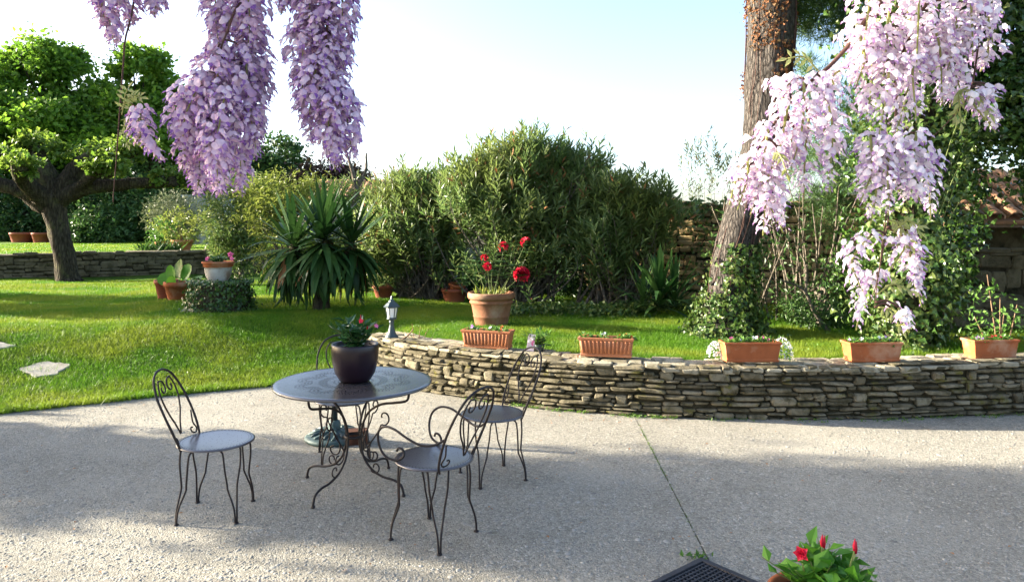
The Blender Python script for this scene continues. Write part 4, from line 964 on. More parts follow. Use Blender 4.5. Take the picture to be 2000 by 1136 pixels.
# large spring-green trees behind the raised lawn
b = np.array([-22.2, 35, 1.15])
tree('broadleaf_tree', 'tall spring-green tree with a rounded crown, highest behind the pollarded tree', b, 3.0, .35, rel(b, [(95, 150, 35, 2.1, 2.0, 1.8), (35, 235, 35, 2.3, 2, 1.9), (155, 238, 34.5, 2.0, 2, 1.7), (85, 125, 35, 1.3, 1.2, 1.3), (90, 290, 34, 3.0, 2.4, 2.2), (175, 300, 34, 2.2, 2.2, 2.2), (10, 300, 34, 2.4, 2.2, 2.2), (70, 110, 35, 1.0, 1, .9), (120, 120, 35, 1.0, 1, .9)]), 32000, .27, 'maple', branches=16, clump=.42, inner=.1, sub=14)
b = np.array([-17.6, 35, 1.15])
tree('broadleaf_tree', 'second spring-green tree with a lower crown behind the hanging leaf tuft', b, 3.0, .3, rel(b, [(285, 155, 35, 1.3, 1.4, 1.5), (248, 235, 35, 1.9, 2, 1.6), (320, 235, 35, 1.5, 1.8, 1.5), (275, 290, 34.5, 2.8, 2.2, 2.0), (345, 270, 35, 1.2, 1.5, 1.3)]), 28000, .27, 'maple', branches=14, clump=.42, inner=.1, sub=14)
b = np.array([-27.5, 34, 1.1])
tree('broadleaf_tree', 'spring-green tree cut by the picture edge beside the tallest tree', b, 3.0, .3, rel(b, [(-60, 190, 34, 2.3, 2, 2.4), (-20, 260, 34, 2.0, 2, 2.0), (-90, 300, 34, 3, 2, 2.2), (5, 160, 35, 1.2, 1.2, 1.1)]), 10000, .30, 'maple', branches=8, clump=.3, inner=.1, sub=14)
# dark understorey hedge at the back of the raised lawn
for i, (px, py, D, rx, rz, m, lab) in enumerate(((20, 400, 33, 2.4, 1.9, 'hedge', 'dark evergreen shrub in the hedge behind the two red pots'), (120, 385, 33.5, 2.2, 2.2, 'hedge', 'tall dark shrub in the hedge behind the pollarded trunk'), (205, 400, 32.5, 1.9, 1.9, 'hedge', 'dark shrub in the hedge just right of the pollarded trunk'), (265, 385, 32, 1.7, 2.1, 'hedge2', 'mid-green shrub in the hedge behind the potted shrubs'), (200, 440, 31, 1.3, .9, 'hedge2', 'low rounded shrub at the foot of the dark hedge'), (60, 330, 35.5, 4.5, 2.5, 'hedge', 'broad dark mass of evergreen behind the tallest tree'), (230, 330, 35.8, 4.0, 2.4, 'hedge', 'broad dark evergreen behind the second spring-green tree'))):
    p = at(px, py, D); gz = tz(p[0], p[1]) - .1; bb = np.array([p[0], p[1], gz]); cz = p[2] - gz
    tree('hedge_shrub', lab, bb, .8, .12, [(0, 0, cz, rx, 1.3, rz), (-rx * .4, -.3, cz * .55, rx * .7, 1.2, rz * .8), (rx * .45, -.3, cz * .5, rx * .7, 1.2, rz * .8), (0, -.4, cz * .4, rx, 1.2, cz * .45)], 6500 if rx < 4 else 14000, .20 if rx < 4 else .26, m, w=.5, group='evergreen hedge behind the raised lawn', cat='shrub', branches=5, inner=.5)
# shrubs between the far wall and the yucca
def shrub(label, px, py, D, rx, rz, m, n, size, w=.3, zg=None, name='garden_shrub', extra=(), ry=None, inner=.35, clump=.17, group=None):
    p = at(px, py, D); zg = .44 if zg is None else zg; bb = np.array([p[0], p[1], zg]); cz = p[2] - zg; ry = ry or rx * .8
    lobes = [(0, 0, cz, rx, ry, rz)] + [(e[0], e[1], cz + e[2], e[3], e[3] * .8, e[4]) for e in extra] + [(0, 0, cz * .5, rx * .75, ry * .75, cz * .5)]
    return tree(name, label, bb, .5, .06, lobes, n, size, m, 'bark_grey', w, group, clump, 12, inner, 10, 'shrub')
shrub('grey-green rounded olive-like shrub behind the potted shrubs', 345, 420, 24, .95, .75, 'olive', 6000, .13, .25, tz(-10, 24))
shrub('bright yellow-green leafy shrub behind the dark spiky yucca', 470, 420, 18.5, .85, 1.0, 'oleander2', 7000, .15, .26, .44, extra=((.4, 0, .5, .6, .6), (-.2, 0, -.6, .7, .7)))
shrub('feathery lime-green shrub above the yucca', 560, 385, 16.0, .95, .65, 'limeleaf', 6000, .13, .2, .44, extra=((.7, 0, .0, .6, .5), (-.5, 0, -.2, .7, .6)))
shrub('light green bush with yellowed tips next to the oleander', 690, 420, 15.5, .75, .85, 'oleander2', 5000, .13, .22, .44)
b = np.array([-12.6, 38, 1.0]); tree('round_tree', 'dark rounded tree on the skyline between the two long wisteria clusters', b, 2, .25, rel(b, [(535, 305, 38, 1.5, 1.4, 1.2), (505, 330, 38, 1.1, 1.2, 1.0), (560, 340, 38, 1.5, 1.2, 1.0), (520, 360, 38, 2.0, 1.4, 1.1)]), 8000, .24, 'hedge2', clump=.14)
b = np.array([-9.3, 36, 1.0]); tree('copper_tree', 'dark copper-leaved tree behind the long purple wisteria cluster', b, 1.6, .22, rel(b, [(630, 350, 36, 1.5, 1.4, .9), (680, 355, 36, 1.2, 1.4, .8), (600, 375, 36, 1.6, 1.2, .9), (650, 390, 36, 2.0, 1.2, .9)]), 8000, .22, 'darkred')
b = np.array([-16.3, 40, 1.0]); tree('distant_tree', 'distant green tree low behind the biggest hanging wisteria', b, 2, .25, rel(b, [(430, 345, 40, 2.6, 1.6, 1.5), (380, 350, 40, 1.8, 1.6, 1.5), (480, 370, 40, 2.2, 1.6, 1.4), (420, 400, 40, 3.5, 1.6, 1.2)]), 9000, .26, 'hedge2')
# bare grey limb rising behind the yucca
t = thing('bare_branch', 'pale grey forked bare trunk between the yucca and the oleander', 'tree', (-3.45, 15.4, .44))
g = G(); g.add(*limb([(0, 0, -.1), (-.05, 0, 1.0), (.1, 0, 1.9), (.05, 0, 2.4), (-.1, 0, 2.9)], [.10, .09, .075, .05, .02], 8, .12)); g.part('trunk', M['bark_grey'], t, True)
g = G(); g.add(*limb([(.08, 0, 2.1), (.3, 0, 2.5), (.32, 0, 2.9)], [.05, .035, .02], 6, .1)); g.part('limb', M['bark_grey'], t, True)

# oleander: many upright shoots clothed with lance-shaped leaves
def oleander(label, base, shells, nshoot, seed=0, mat='oleander', nstem=130):
    """shells: ellipsoids (cx,cy,cz,rx,ry,rz) relative to base that bound the shoot tips"""
    t = thing('oleander', label, 'shrub', base); L = np.asarray(shells, float)
    w = (L[:, 3] * L[:, 5]); w /= w.sum(); k = rng.choice(len(L), nshoot, p=w)
    d = rand_dirs(nshoot); d[:, 2] = np.where(d[:, 2] < -.35, -d[:, 2], d[:, 2]); d[:, 1] = np.where(rng.random(nshoot) < .35, -np.abs(d[:, 1]), d[:, 1])
    ragged = 1 + .16 * np.sin(d[:, 0] * 5 + k * 1.7) * np.sin(d[:, 2] * 6 + k) + np.where(rng.random(nshoot) < .08, U(.08, .36, nshoot), 0)
    tip = L[k, :3] + d * L[k, 3:6] * (U(.62, 1.1, nshoot) * ragged)[:, None]
    ncl = max(3, nshoot // 6); cl = rng.integers(0, ncl, nshoot); tip = tip[cl] * .80 + tip * .20 + rng.normal(0, .08, (nshoot, 3)) if nshoot > 200 else tip
    tip = tip[tip[:, 2] > .25]; n = len(tip)
    out = unit(tip - np.array([0, .1, .2])); sd = unit(out * .75 + np.array([0, 0, .75]) + rng.normal(0, .28, (n, 3)))
    per = 12; sl = U(.22, .42, n)
    idx = np.repeat(np.arange(n), per); f = np.tile(np.linspace(0, 1, per), n)
    P = tip[idx] - sd[idx] * (sl[idx] * (1 - f))[:, None]
    a = np.tile(np.arange(per) * 2.3, n) + U(0, 6, n)[idx]
    x = unit(np.cross(sd, [.31, .2, .93]))[idx]; y = np.cross(sd[idx], x)
    D = unit((x * np.cos(a)[:, None] + y * np.sin(a)[:, None]) * (1.0 - .45 * f)[:, None] + sd[idx] * (.45 + .6 * f)[:, None] + rng.normal(0, .12, (len(idx), 3)))
    nr = unit(sd[idx] - D * .4 + rng.normal(0, .25, (len(idx), 3)))
    S = U(.14, .23, len(idx)) * (1.0 if mat == 'oleander' else .7) * (1 - .35 * np.abs(f - .4))
    br = rng.random(len(idx)) < .018
    leaves_part('foliage', LEAF4(.22, .05), LEAF4F, P[~br], frames(D[~br], nr[~br], S[~br]), M[mat], t)
    leaves_part('faded_leaves', LEAF4(.24, .05), LEAF4F, P[br], frames(D[br], nr[br], S[br]), M['brownleaf'], t)
    g = G(); 
    for i in rng.choice(n, min(n, nstem), replace=False):
        e = tip[i] - sd[i] * sl[i]; s = np.array([rng.normal(0, .25), rng.normal(0, .15), -.05]); m = s * .45 + e * .55 + np.array([0, 0, -.15 * np.linalg.norm(e[:2])])
        g.add(*tube(smooth_pts(np.array([s, m, e, tip[i]]), 3), np.array([.028, .016, .009, .004]) * (1 if nstem > 50 else .35), 5))
    g.part('stems', M['bark_grey'], t, True, kind='stuff'); return t
b = np.array([.10, 12.5, .44])
def sh(lst, b): return rel(b, lst)
oleander('big oleander bush, highest in the middle, behind the pot of red flowers', b, sh([(1010, 345, 12.6, 1.0, .9, .85), (1080, 330, 12.6, .8, .8, .65), (940, 360, 12.6, .75, .8, .7), (1040, 440, 12.4, 1.35, 1.0, .75), (920, 440, 12.3, .85, .9, .8), (1150, 400, 12.5, .8, .8, .7), (960, 520, 12.1, .7, .6, .45), (1100, 520, 12.0, .6, .6, .35), (885, 400, 12.5, .7, .7, .7), (1150, 350, 12.6, .7, .6, .55), (1010, 290, 12.7, .6, .6, .5)], b), 2050)
b = np.array([-1.55, 13.2, .44])
oleander('lower paler oleander bush between the yucca and the big oleander', b, sh([(800, 395, 13.2, .85, .8, .75), (760, 370, 13.3, .55, .6, .6), (850, 360, 13.2, .6, .6, .5), (780, 470, 13.1, .85, .8, .7), (850, 480, 12.9, .7, .7, .6), (740, 450, 13.2, .5, .6, .7), (800, 545, 13.0, .6, .5, .4), (880, 430, 13.0, .7, .6, .8), (720, 520, 13.1, .5, .5, .5), (880, 540, 12.8, .5, .5, .4)], b), 1350)
b = np.array([1.75, 12.1, .44])
oleander('darker oleander reaching over the golden boundary wall', b, sh([(1200, 400, 12.2, .7, .7, .6), (1250, 385, 12.1, .6, .6, .45), (1225, 470, 12.0, .8, .7, .55), (1150, 480, 11.9, .6, .6, .5), (1280, 420, 12.0, .45, .5, .4), (1200, 540, 11.8, .45, .4, .3)], b), 1150)
# thin airy bush beyond the boundary wall
b = np.array([4.0, 14.2, .44]); oleander('thin airy bush showing above the boundary wall beside the pine trunk', b, sh([(1385, 310, 14.2, .55, .4, .55), (1350, 300, 14.2, .35, .3, .4), (1420, 330, 14.2, .5, .4, .4), (1390, 370, 14.2, .6, .4, .3)], b), 75, mat='olive', nstem=16)
for px, py, D, rx, lab in ((880, 545, 14.6, .85, 'dark laurel filling the gap behind the paler oleander'), (1010, 535, 14.4, .95, 'dark laurel behind the middle of the big oleander'), (1130, 540, 13.6, .8, 'dark laurel behind the right side of the big oleander'), (760, 545, 14.8, .8, 'dark laurel behind the yucca side of the oleanders')):
    shrub(lab, px, py, D, rx, .55, 'hedge', 2600, .11, .45, .42, name='laurel_shrub')
# ground cover at the shrubs' feet
n = 5200; x = rng.uniform(-.2, 3.2, n); y = 11.2 + .25 * np.sin(x * 3) + rng.normal(0, .28, n) + .15 * (x - 1.5); P = np.stack([x, y, lawn_z(x, y) + U(0, .13, n)], 1)
o = leaves_part('ground_cover', IVY, IVYF, P, frames(rand_dirs(n), rand_dirs(n) * .6 + np.array([0, 0, 1]), U(.03, .07, n)), M['ivy_lit']); tag(o, 'bright creeping ivy ground cover below the oleander', 'ground cover')

# ------------------------------------------------------------------ yuccas: every sword leaf a piece
def blade_meshes(m, k=3):
    out = []
    for droop in (.05, .22, .5, .95):
        n = 7; V = []; p = np.array([0., 0., 0.]); a = 0.0
        for i in range(n):
            t_ = i / (n - 1); w = .047 * (1.0 if t_ < .12 else math.sin(math.pi * (.5 + .5 * (t_ - .12) / .88)) ** .6 if t_ < 1 else 0) * (.75 + .5 * min(1, t_ * 3)); w = max(w, .001)
            fold = .010 * (1 - t_)
            V += [(-w, p[1], p[2] + fold), (0, p[1], p[2]), (w, p[1], p[2] + fold)]
            a -= droop * t_ * .55; p = p + np.array([0, math.cos(a), math.sin(a)]) / (n - 1)
        F = [q for i in range(n - 1) for q in ((i * 3, i * 3 + 1, i * 3 + 4, i * 3 + 3), (i * 3 + 1, i * 3 + 2, i * 3 + 5, i * 3 + 4))]
        out.append(to_mesh('leaf', V, F, False, [m]))
    return out
BL = blade_meshes(M['yucca'])
def rosette(t, c, n, length, up0=88, lo=-62, bias=1.0):
    for i in range(n):
        f = (i + .5) / n; el = R(up0 + (lo - up0) * f ** bias + rng.normal(0, 6)); az = i * 2.39996 + rng.normal(0, .15)
        d = np.array([math.cos(az) * math.cos(el), math.sin(az) * math.cos(el), math.sin(el)])
        side = np.array([math.cos(az + math.pi / 2), math.sin(az + math.pi / 2), 0]); nrm = np.cross(side, d); nrm = nrm if nrm[2] > 0 or abs(nrm[2]) < .2 else -nrm
        kind = 0 if f < .22 else (1 if f < .45 else (2 if f < .72 else 3)); kind = int(np.clip(kind + rng.integers(-1, 2), 0, 3))
        if f > .72: kind = min(kind, 2)
        o = link('leaf', BL[kind], t); s = length * U(.8, 1.1)
        A = frames(d[None], nrm[None], np.array([s]))[0]
        Mx = Matrix(A.tolist()).to_4x4(); Mx.translation = Vector(np.asarray(c) + d * .05 + np.array([0, 0, .22 * (1 - f) - .11])); o.matrix_local = Mx
b = np.array([-3.10, 11.7, lz(-3.1, 11.7)])
t = thing('yucca', 'large dark yucca with drooping sword leaves on the lawn', 'plant', b)
g = G(); g.add(*limb([(0, 0, -.05), (.0, 0, .3), (.05, 0, .7), (.1, 0, 1.15)], [.15, .12, .11, .09], 10, .12)); g.part('trunk', M['bark'], t, True)
g = G(); g.add(*limb([(0, 0, .3), (-.3, 0, .7), (-.5, .05, 1.05)], [.10, .09, .08], 8, .12)); g.part('trunk', M['bark'], t, True)
g = G(); g.add(*limb([(.02, 0, .4), (.35, 0, .8), (.5, .1, 1.05)], [.09, .08, .07], 8, .12)); g.part('trunk', M['bark'], t, True)
rosette(t, (.06, -.14, 1.10), 130, .92, 84, -80, .85); rosette(t, (-.46, .0, .98), 86, .90, 80, -78, .85); rosette(t, (.46, .08, 1.02), 82, .86, 80, -78, .85)
VS = np.array([v.co[:] for v in BL[1].vertices]); FS = np.array([p.vertices[:] for p in BL[1].polygons])
n = 260; az = U(0, 6.283, n); el = np.radians(U(-82, -25, n)); hc = np.array([(.08, -.12, 1.05), (-.54, 0, .95), (.54, .08, .97)])[rng.integers(0, 3, n)]
D = np.stack([np.cos(az) * np.cos(el), np.sin(az) * np.cos(el), np.sin(el)], 1); side = np.stack([-np.sin(az), np.cos(az), np.zeros(n)], 1)
V, F, _ = scatter(VS, FS, hc + D * .04, frames(D, np.cross(side, D) * -1, U(.55, .9, n))); br = rng.random(n) < .12; V2, F2, _ = scatter(VS, FS, (hc + D * .04)[br], frames(D[br], (np.cross(side, D) * -1)[br], U(.5, .85, br.sum()))); o2 = link('dry_leaves', to_mesh('dry_leaves', V2 * np.array([1.02, 1.02, .99]), F2, False, [M['brownleaf']]), t); o2['kind'] = 'stuff'
o = link('hanging_leaves', to_mesh('hanging_leaves', V, F, False, [M['yucca']]), t); o['kind'] = 'stuff'
b = np.array([2.2, 10.7, .44])
t = thing('yucca', 'low dark spiky yucca at the foot of the boundary wall beside the pine', 'plant', b)
rosette(t, (0, 0, .22), 46, .72, 85, 5, 1.0); rosette(t, (-.22, .1, .12), 26, .6, 80, 0)
rosette(t, (.25, .1, .2), 26, .66, 85, 10)

# ------------------------------------------------------------------ pine with ivy, ivy-clad trunk, thicket at the right
b = np.array([2.67, 8.95, .42])
t = thing('pine_tree', 'leaning pine trunk with ivy round its foot and dead ivy higher up', 'tree', b)
pine_c = np.array([(.05, 0, -.15), (.02, 0, .2), (.04, 0, .6), (.12, 0, 1.1), (.26, .0, 1.6), (.46, .02, 2.3), (.56, .05, 3.3), (.60, .08, 4.3), (.63, .1, 5.6), (.6, .1, 7.2), (.7, .1, 8.6)])
pr = [.40, .31, .255, .245, .24, .255, .285, .29, .25, .18, .10]
V, F = tube(smooth_pts(pine_c, 10), pr, 40, True, .045, 1.3); g = G(); g.add(V, F); g.part('trunk', M['bark_pine'], t, True)
CP = smooth_pts(pine_c, 10); CR = np.interp(np.linspace(0, 1, len(CP)), np.linspace(0, 1, len(pr)), pr)
def on_trunk(n, z0, z1, C, RR, extra=.02, pw=1.0):
    z = z0 + (z1 - z0) * rng.random(n) ** pw; i = np.clip(np.searchsorted(C[:, 2], z), 0, len(C) - 1); a = U(0, 2 * math.pi, n); r = RR[i] + np.abs(rng.normal(0, extra, n))
    return np.stack([C[i, 0] + r * np.cos(a), C[i, 1] + r * np.sin(a), z], 1), np.stack([np.cos(a), np.sin(a), np.full(n, .2)], 1), a
P, d, a = on_trunk(3600, .0, 1.15, CP, CR, .07, 1.5); k = (P[:, 2] < .55) | (np.cos(a + .3) > -.25) | (rng.random(len(P)) < .15); P = P[k]; d = d[k]; n = len(P)
P[:, :2] *= (1 + .55 * np.clip(.45 - P[:, 2], 0, .45))[:, None]
leaves_part('ivy', IVY, IVYF, P, frames(rand_dirs(n) + np.array([0, 0, -.6]), d + rand_dirs(n) * .5, U(.035, .075, n)), M['ivy_lit'], t)
P, d, a = on_trunk(5200, 2.95, 5.6, CP, CR, .028); k = (np.sin(P[:, 2] * 3.1 + a * 2) + .8 * np.sin(P[:, 2] * 7 - a * 3) + 1.1 * (P[:, 2] - 3.55) > .1); P = P[k]; d = d[k]; n = len(P)
leaves_part('dead_ivy', IVY, IVYF, P, frames(rand_dirs(n) + np.array([0, 0, -.7]), d + rand_dirs(n) * .7, U(.022, .05, n)), M['dead_ivy'], t)
for i in range(26):
    a = U(0, 6.28); z0 = U(.1, .8) if i < 15 else U(2.4, 3.4); h = U(1.2, 3.6); zz = np.linspace(z0, min(z0 + h, 5.4), 14); aa = a + np.cumsum(rng.normal(0, .09, 14)); ii = np.clip(np.searchsorted(CP[:, 2], zz), 0, len(CP) - 1)
    g = G(); g.add(*tube(np.stack([CP[ii, 0] + (CR[ii] + .012) * np.cos(aa), CP[ii, 1] + (CR[ii] + .012) * np.sin(aa), zz], 1), [U(.004, .010), .003], 5)); g.part('ivy_vine', M['twig_dark'], t, True)
def needles(name, lobes, n, m, t, off, size=.13):
    P, d = crown_pts(lobes, n, .15, 40, .3); N = len(P)
    return leaves_part(name, LEAF1(.06, .01), LEAF1F, P, frames(unit(rand_dirs(N) + d * .5 + np.array([0, 0, .5])), rand_dirs(N), size * U(.7, 1.2, N)), m, t, off)
bz = np.array(b)
needles('crown', [(.6, .2, 8.2, 2.2, 2.2, 1.0), (-.6, .3, 7.6, 1.6, 1.6, .8), (1.8, 0, 7.4, 1.5, 1.5, .8), (1.25, .4, 4.9, .6, .5, .4)], 26000, M['needle'], t, (0, 0, 0), .14)
needles('low_branch_needles', [(1.36, .4, 4.02, .42, .4, .26), (1.05, .5, 4.25, .4, .4, .28), (1.6, .6, 4.3, .5, .5, .36), (1.25, .4, 4.5, .6, .5, .35), (1.0, .5, 4.05, .25, .3, .22)], 14000, M['needle'], t, (0, 0, 0), .13)
g = G(); g.add(*limb([(.6, .1, 4.9), (1.1, .4, 4.75), (1.6, .5, 4.4)], [.07, .05, .02], 7, .08)); g.part('limb', M['bark_pine'], t, True)
for e in ((-.6, .3, 7.5), (1.8, 0, 7.3), (.5, -.9, 7.7)): g = G(); g.add(*limb([(.62, .1, 6.4), (.6 + e[0] * .4, e[1] * .5, 7.0), e], [.09, .06, .02], 7, .08)); g.part('limb', M['bark_pine'], t, True)

b = np.array([4.38, 7.95, .42])
t = thing('ivy_tree', 'tall trunk wholly wrapped in thick green ivy behind the trough wall', 'tree', b)
ic = np.array([(0, 0, -.1), (0, 0, .5), (.02, 0, 1.2), (.05, .05, 2.0), (.12, .1, 3.0), (.2, .1, 4.2), (.25, .1, 5.5)]); ir = [.24, .22, .21, .22, .24, .24, .2]
g = G(); g.add(*tube(smooth_pts(ic, 6), ir, 14, True, .08)); g.part('trunk', M['bark'], t, True)
IC = smooth_pts(ic, 6); IR = np.interp(np.linspace(0, 1, len(IC)), np.linspace(0, 1, len(ir)), ir)
P, d, a = on_trunk(14500, .02, 5.2, IC, IR, .16, 1.0); lump = 1 + .22 * np.sin(P[:, 2] * 4 + a * 2) + .15 * np.sin(P[:, 2] * 9 - a * 3); P[:, :2] = P[:, :2] * (lump * (1 + .18 * np.clip(P[:, 2] - 1.4, 0, 2)))[:, None]; n = len(P)
leaves_part('ivy', IVY, IVYF, P, frames(rand_dirs(n) * .8 + np.array([0, 0, -.7]), d + rand_dirs(n) * .45, U(.04, .085, n)), M['ivy_lit'], t)
for i in range(9):
    a = U(-1.2, 1.6); z = U(.8, 2.6); p0 = np.array([.3 * math.cos(a), -.25 + .2 * math.sin(a), z]); e = p0 + np.array([U(.15, .5), -U(0, .25), U(-.25, .25)])
    Q = smooth_pts(np.array([p0 * .6, p0 * .4 + e * .6 + (0, 0, .05), e]), 5); g = G(); g.add(*tube(Q, [.006, .003], 5)); g.part('ivy_vine', M['stem'], t, True)
    m = 14; q = Q[rng.integers(4, len(Q), m)]; leaves_part('ivy_spray', IVY, IVYF, q + rng.normal(0, .03, (m, 3)), frames(rand_dirs(m), rand_dirs(m) + np.array([-.4, -.5, .6]), U(.05, .085, m)), M['ivy_lit'], t)
b = np.array([6.55, 8.35, .42])
t = thing('ivy_tree', 'dark ivy-smothered tree at the picture edge beside the tiled shed', 'tree', b)
g = G(); g.add(*limb([(0, 0, -.1), (.05, 0, 1.2), (-.1, 0, 2.6), (-.3, 0, 4.5)], [.2, .17, .15, .1], 10, .1)); g.part('trunk', M['bark'], t, True)
P, d = crown_pts([(-.62, 0, 2.95, .42, .5, .75), (-.6, .1, 3.7, .7, .6, .8), (.0, .2, 3.2, .8, .7, 1.4), (-1.3, .3, 4.5, 1.1, .7, .9), (.3, .1, 4.6, 1.0, .8, .9), (-.42, -.05, 2.0, .25, .3, .6), (.1, -.1, 1.9, .35, .4, .7), (.3, .1, 1.6, .5, .6, .9), (-1.3, .2, 3.6, .6, .5, .6), (-.78, .1, 2.6, .40, .4, .42), (-.5, 0, 3.0, .5, .4, .6), (-.25, 0, 2.2, .3, .35, .5), (-1.0, .1, 3.0, .45, .4, .5)], 27000, .2, 14, .45); n = len(P)
leaves_part('ivy', IVY, IVYF, P, frames(rand_dirs(n) + np.array([0, 0, -.7]), d + rand_dirs(n) * .5, U(.045, .09, n)), M['ivy'], t)
b = np.array([5.1, 9.6, .42])
t = thing('ivy_tree', 'dense dark ivy mass joining the wrapped trunk and the side wall', 'tree', b)
g = G(); g.add(*limb([(0, 0, -.1), (0, 0, 1.5), (.1, 0, 3.4), (.0, 0, 5)], [.2, .18, .16, .1], 10, .1)); g.part('trunk', M['bark'], t, True)
P, d = crown_pts([(.25, 0, 1.6, .55, .5, .8), (.1, 0, 2.6, .8, .6, .9), (.5, 0, 3.8, 1.1, .8, .9), (-.2, 0, .8, .6, .5, .7), (.2, .1, 4.9, 1.5, .8, .9), (.55, 0, 2.2, .5, .4, .5), (.62, -.55, 1.75, .26, .3, .8), (.66, -.55, 2.6, .32, .3, .6), (.5, -.5, .9, .25, .3, .6)], 19000, .2, 14, .45); n = len(P)
leaves_part('ivy', IVY, IVYF, P, frames(rand_dirs(n) + np.array([0, 0, -.7]), d + rand_dirs(n) * .5, U(.045, .09, n)), M['ivy'], t)
n = 700; x = np.concatenate([rng.normal(3.25, .16, n // 3), rng.normal(3.75, .2, n // 3), rng.normal(4.6, .5, n - 2 * (n // 3))]); z = U(.2, 1.85, n); z = np.where(rng.random(n) < .35, U(1.5, 1.85, n), z)
wl = Line([(1.4, 13.4), (3.0, 12.85), (5.0, 12.15), (7.2, 11.45)]); yw = np.interp(x, wl.P[:, 0], wl.P[:, 1]); off = np.array(wall_back.location)
P = np.stack([x, yw - U(.03, .10, n), z + .42], 1)
leaves_part('ivy', IVY, IVYF, P, frames(rand_dirs(n) + np.array([0, 0, -.7]), np.array([0, -1.0, .3]) + rand_dirs(n) * .5, U(.04, .08, n)), M['ivy_lit'], wall_back, off)
# thin-stemmed thicket before the boundary wall
def thicket(label, base, n_st, h, spread, m, nl, size):
    t = thing('thicket_shrub', label, 'shrub', base); pts = []
    for i in range(n_st):
        a = rng.normal(0, 1); e = np.array([rng.normal(0, spread), rng.normal(0, .25), h * U(.6, 1)]); s = np.array([e[0] * .35 + rng.normal(0, .12), e[1] * .3, -.05])
        Q = smooth_pts(np.array([s, s * .5 + e * .5 + rng.normal(0, .08, 3), e]), 6); g = G(); g.add(*tube(Q, [U(.010, .028), .006], 6)); g.part('stem', M['bark_grey'], t, True); pts.append(Q[4:])
    A = np.concatenate(pts); k = rng.integers(0, len(A), nl); P = A[k] + rng.normal(0, .12, (nl, 3)); P[:, 2] = np.maximum(P[:, 2], .02)
    leaves_part('foliage', LEAF1(.5), LEAF1F, P, frames(rand_dirs(nl) + np.array([0, 0, -.2]), rand_dirs(nl) + np.array([-.2, -.2, .8]), size * U(.6, 1.3, nl)), M[m], t); return t
thicket('leggy green shrub with pale crossing stems right of the pine', (3.35, 9.9, .42), 17, 1.75, .45, 'hedge2', 330, .085)
thicket('leggy shrub of upright stems before the golden wall', (4.3, 10.4, .42), 16, 2.0, .5, 'hedge2', 300, .09)
shrub('low dark green bush between the pine and the wrapped trunk', 1600, 595, 9.4, .55, .3, 'hedge2', 1800, .07, .4, .42, name='low_shrub')
b = np.array([5.1, 11.2, .42]); t = thing('pine_tree', 'feathery green young pine showing between the wisteria and the trunk', 'tree', b)
g = G(); g.add(*limb([(0, 0, -.1), (0, 0, 1.5), (-.1, 0, 3.6)], [.09, .07, .03], 8, .1)); g.part('trunk', M['bark_pine'], t, True)
needles('crown', [(-.3, 0, 2.2, .6, .5, .6), (0, 0, 3.0, .6, .5, .7), (-.45, 0, 3.6, .32, .3, .42), (.3, 0, 2.6, .5, .5, .8), (-.1, 0, 1.6, .5, .4, .5)], 17000, M['needle'], t, (0, 0, 0), .15)
# white pale branch leaning behind the pine
t = thing('pale_branch', 'pale bent dead branch leaning beside the ivy-footed pine', 'branch', (3.75, 9.1, .42))
g = G(); g.add(*limb([(.3, 0, -.02), (.1, 0, .25), (-.05, 0, .55), (-.35, -.05, .68)], [.03, .026, .02, .008], 7, .1)); g.part('branch', M['bark_grey'], t, True)
g = G(); g.add(*limb([(-.02, 0, .5), (.0, .05, .85), (-.1, .1, 1.1)], [.02, .014, .006], 6, .1)); g.part('fork', M['bark_grey'], t, True)
# sapling by the fifth trough
t = thing('sapling', 'thin-stemmed young plant with fresh green leaves behind the last trough', 'plant', (4.95, 7.25, .44))
for e, h in (((-.12, 0), .85), ((.0, .02), .62), ((.12, -.02), .55), ((-.2, .05), .42), ((.05, .05), .45)):
    Q = smooth_pts(np.array([(e[0] * .2, e[1], 0), (e[0] * .7, e[1], h * .5), (e[0] * 1.2, e[1], h)]), 6); g = G(); g.add(*tube(Q, [.008, .004], 6)); g.part('stem', M['twig'], t, True)
P = np.concatenate([rng.normal((-.17, 0, .66), (.07, .06, .06), (45, 3)), rng.normal((-.12, 0, .25), (.13, .09, .12), (120, 3)), rng.normal((.12, 0, .42), (.1, .08, .12), (70, 3))]); P[:, 2] = np.maximum(.03, P[:, 2]); n = len(P)
leaves_part('foliage', LEAF4(.5), LEAF4F, P, frames(rand_dirs(n), rand_dirs(n) + np.array([-.3, -.3, 1]), U(.04, .075, n)), M['leaf'], t)

# ------------------------------------------------------------------ buildings
def tile_roof(parent, p0, eave, slope, rows, cols, tw, tl, mat):
    """barrel tiles, each a piece; p0 eave corner, eave/slope unit vectors"""
    eave = np.asarray(eave, float); slope = np.asarray(slope, float); nrm = np.cross(eave, slope); nrm *= np.sign(nrm[2])
    k = 7; ph = np.linspace(0, math.pi, k); V = []
    for (t_, r) in ((0, 1.0), (1, .82)):
        V += [(r * .5 * math.cos(p), t_, r * .42 * math.sin(p)) for p in ph]
        V += [(r * .41 * math.cos(p), t_, r * .33 * math.sin(p)) for p in ph]
    F = []
    for i in range(k - 1): F += [(i, i + 1, 2 * k + i + 1, 2 * k + i), (i, k + i, k + i + 1, i + 1)]
    me = to_mesh('tile', V, F, True, [mat]); B = np.stack([eave * tw, slope * tl * 1.18, nrm * tw], 1)
    for r in range(rows):
        for c in range(cols):
            o = link('tile', me, parent); A = B @ rot('Z', rng.normal(0, .03)); Mx = Matrix(A.tolist()).to_4x4()
            Mx.translation = Vector(np.asarray(p0) + eave * tw * (c + .5) + slope * tl * r + nrm * (.008 * (r % 2) + rng.normal(0, .004))); o.matrix_local = Mx
t = thing('tiled_shed', 'dark open shed with an old clay-tiled roof behind the side wall', 'shed', (7.6, 10.3, .42))
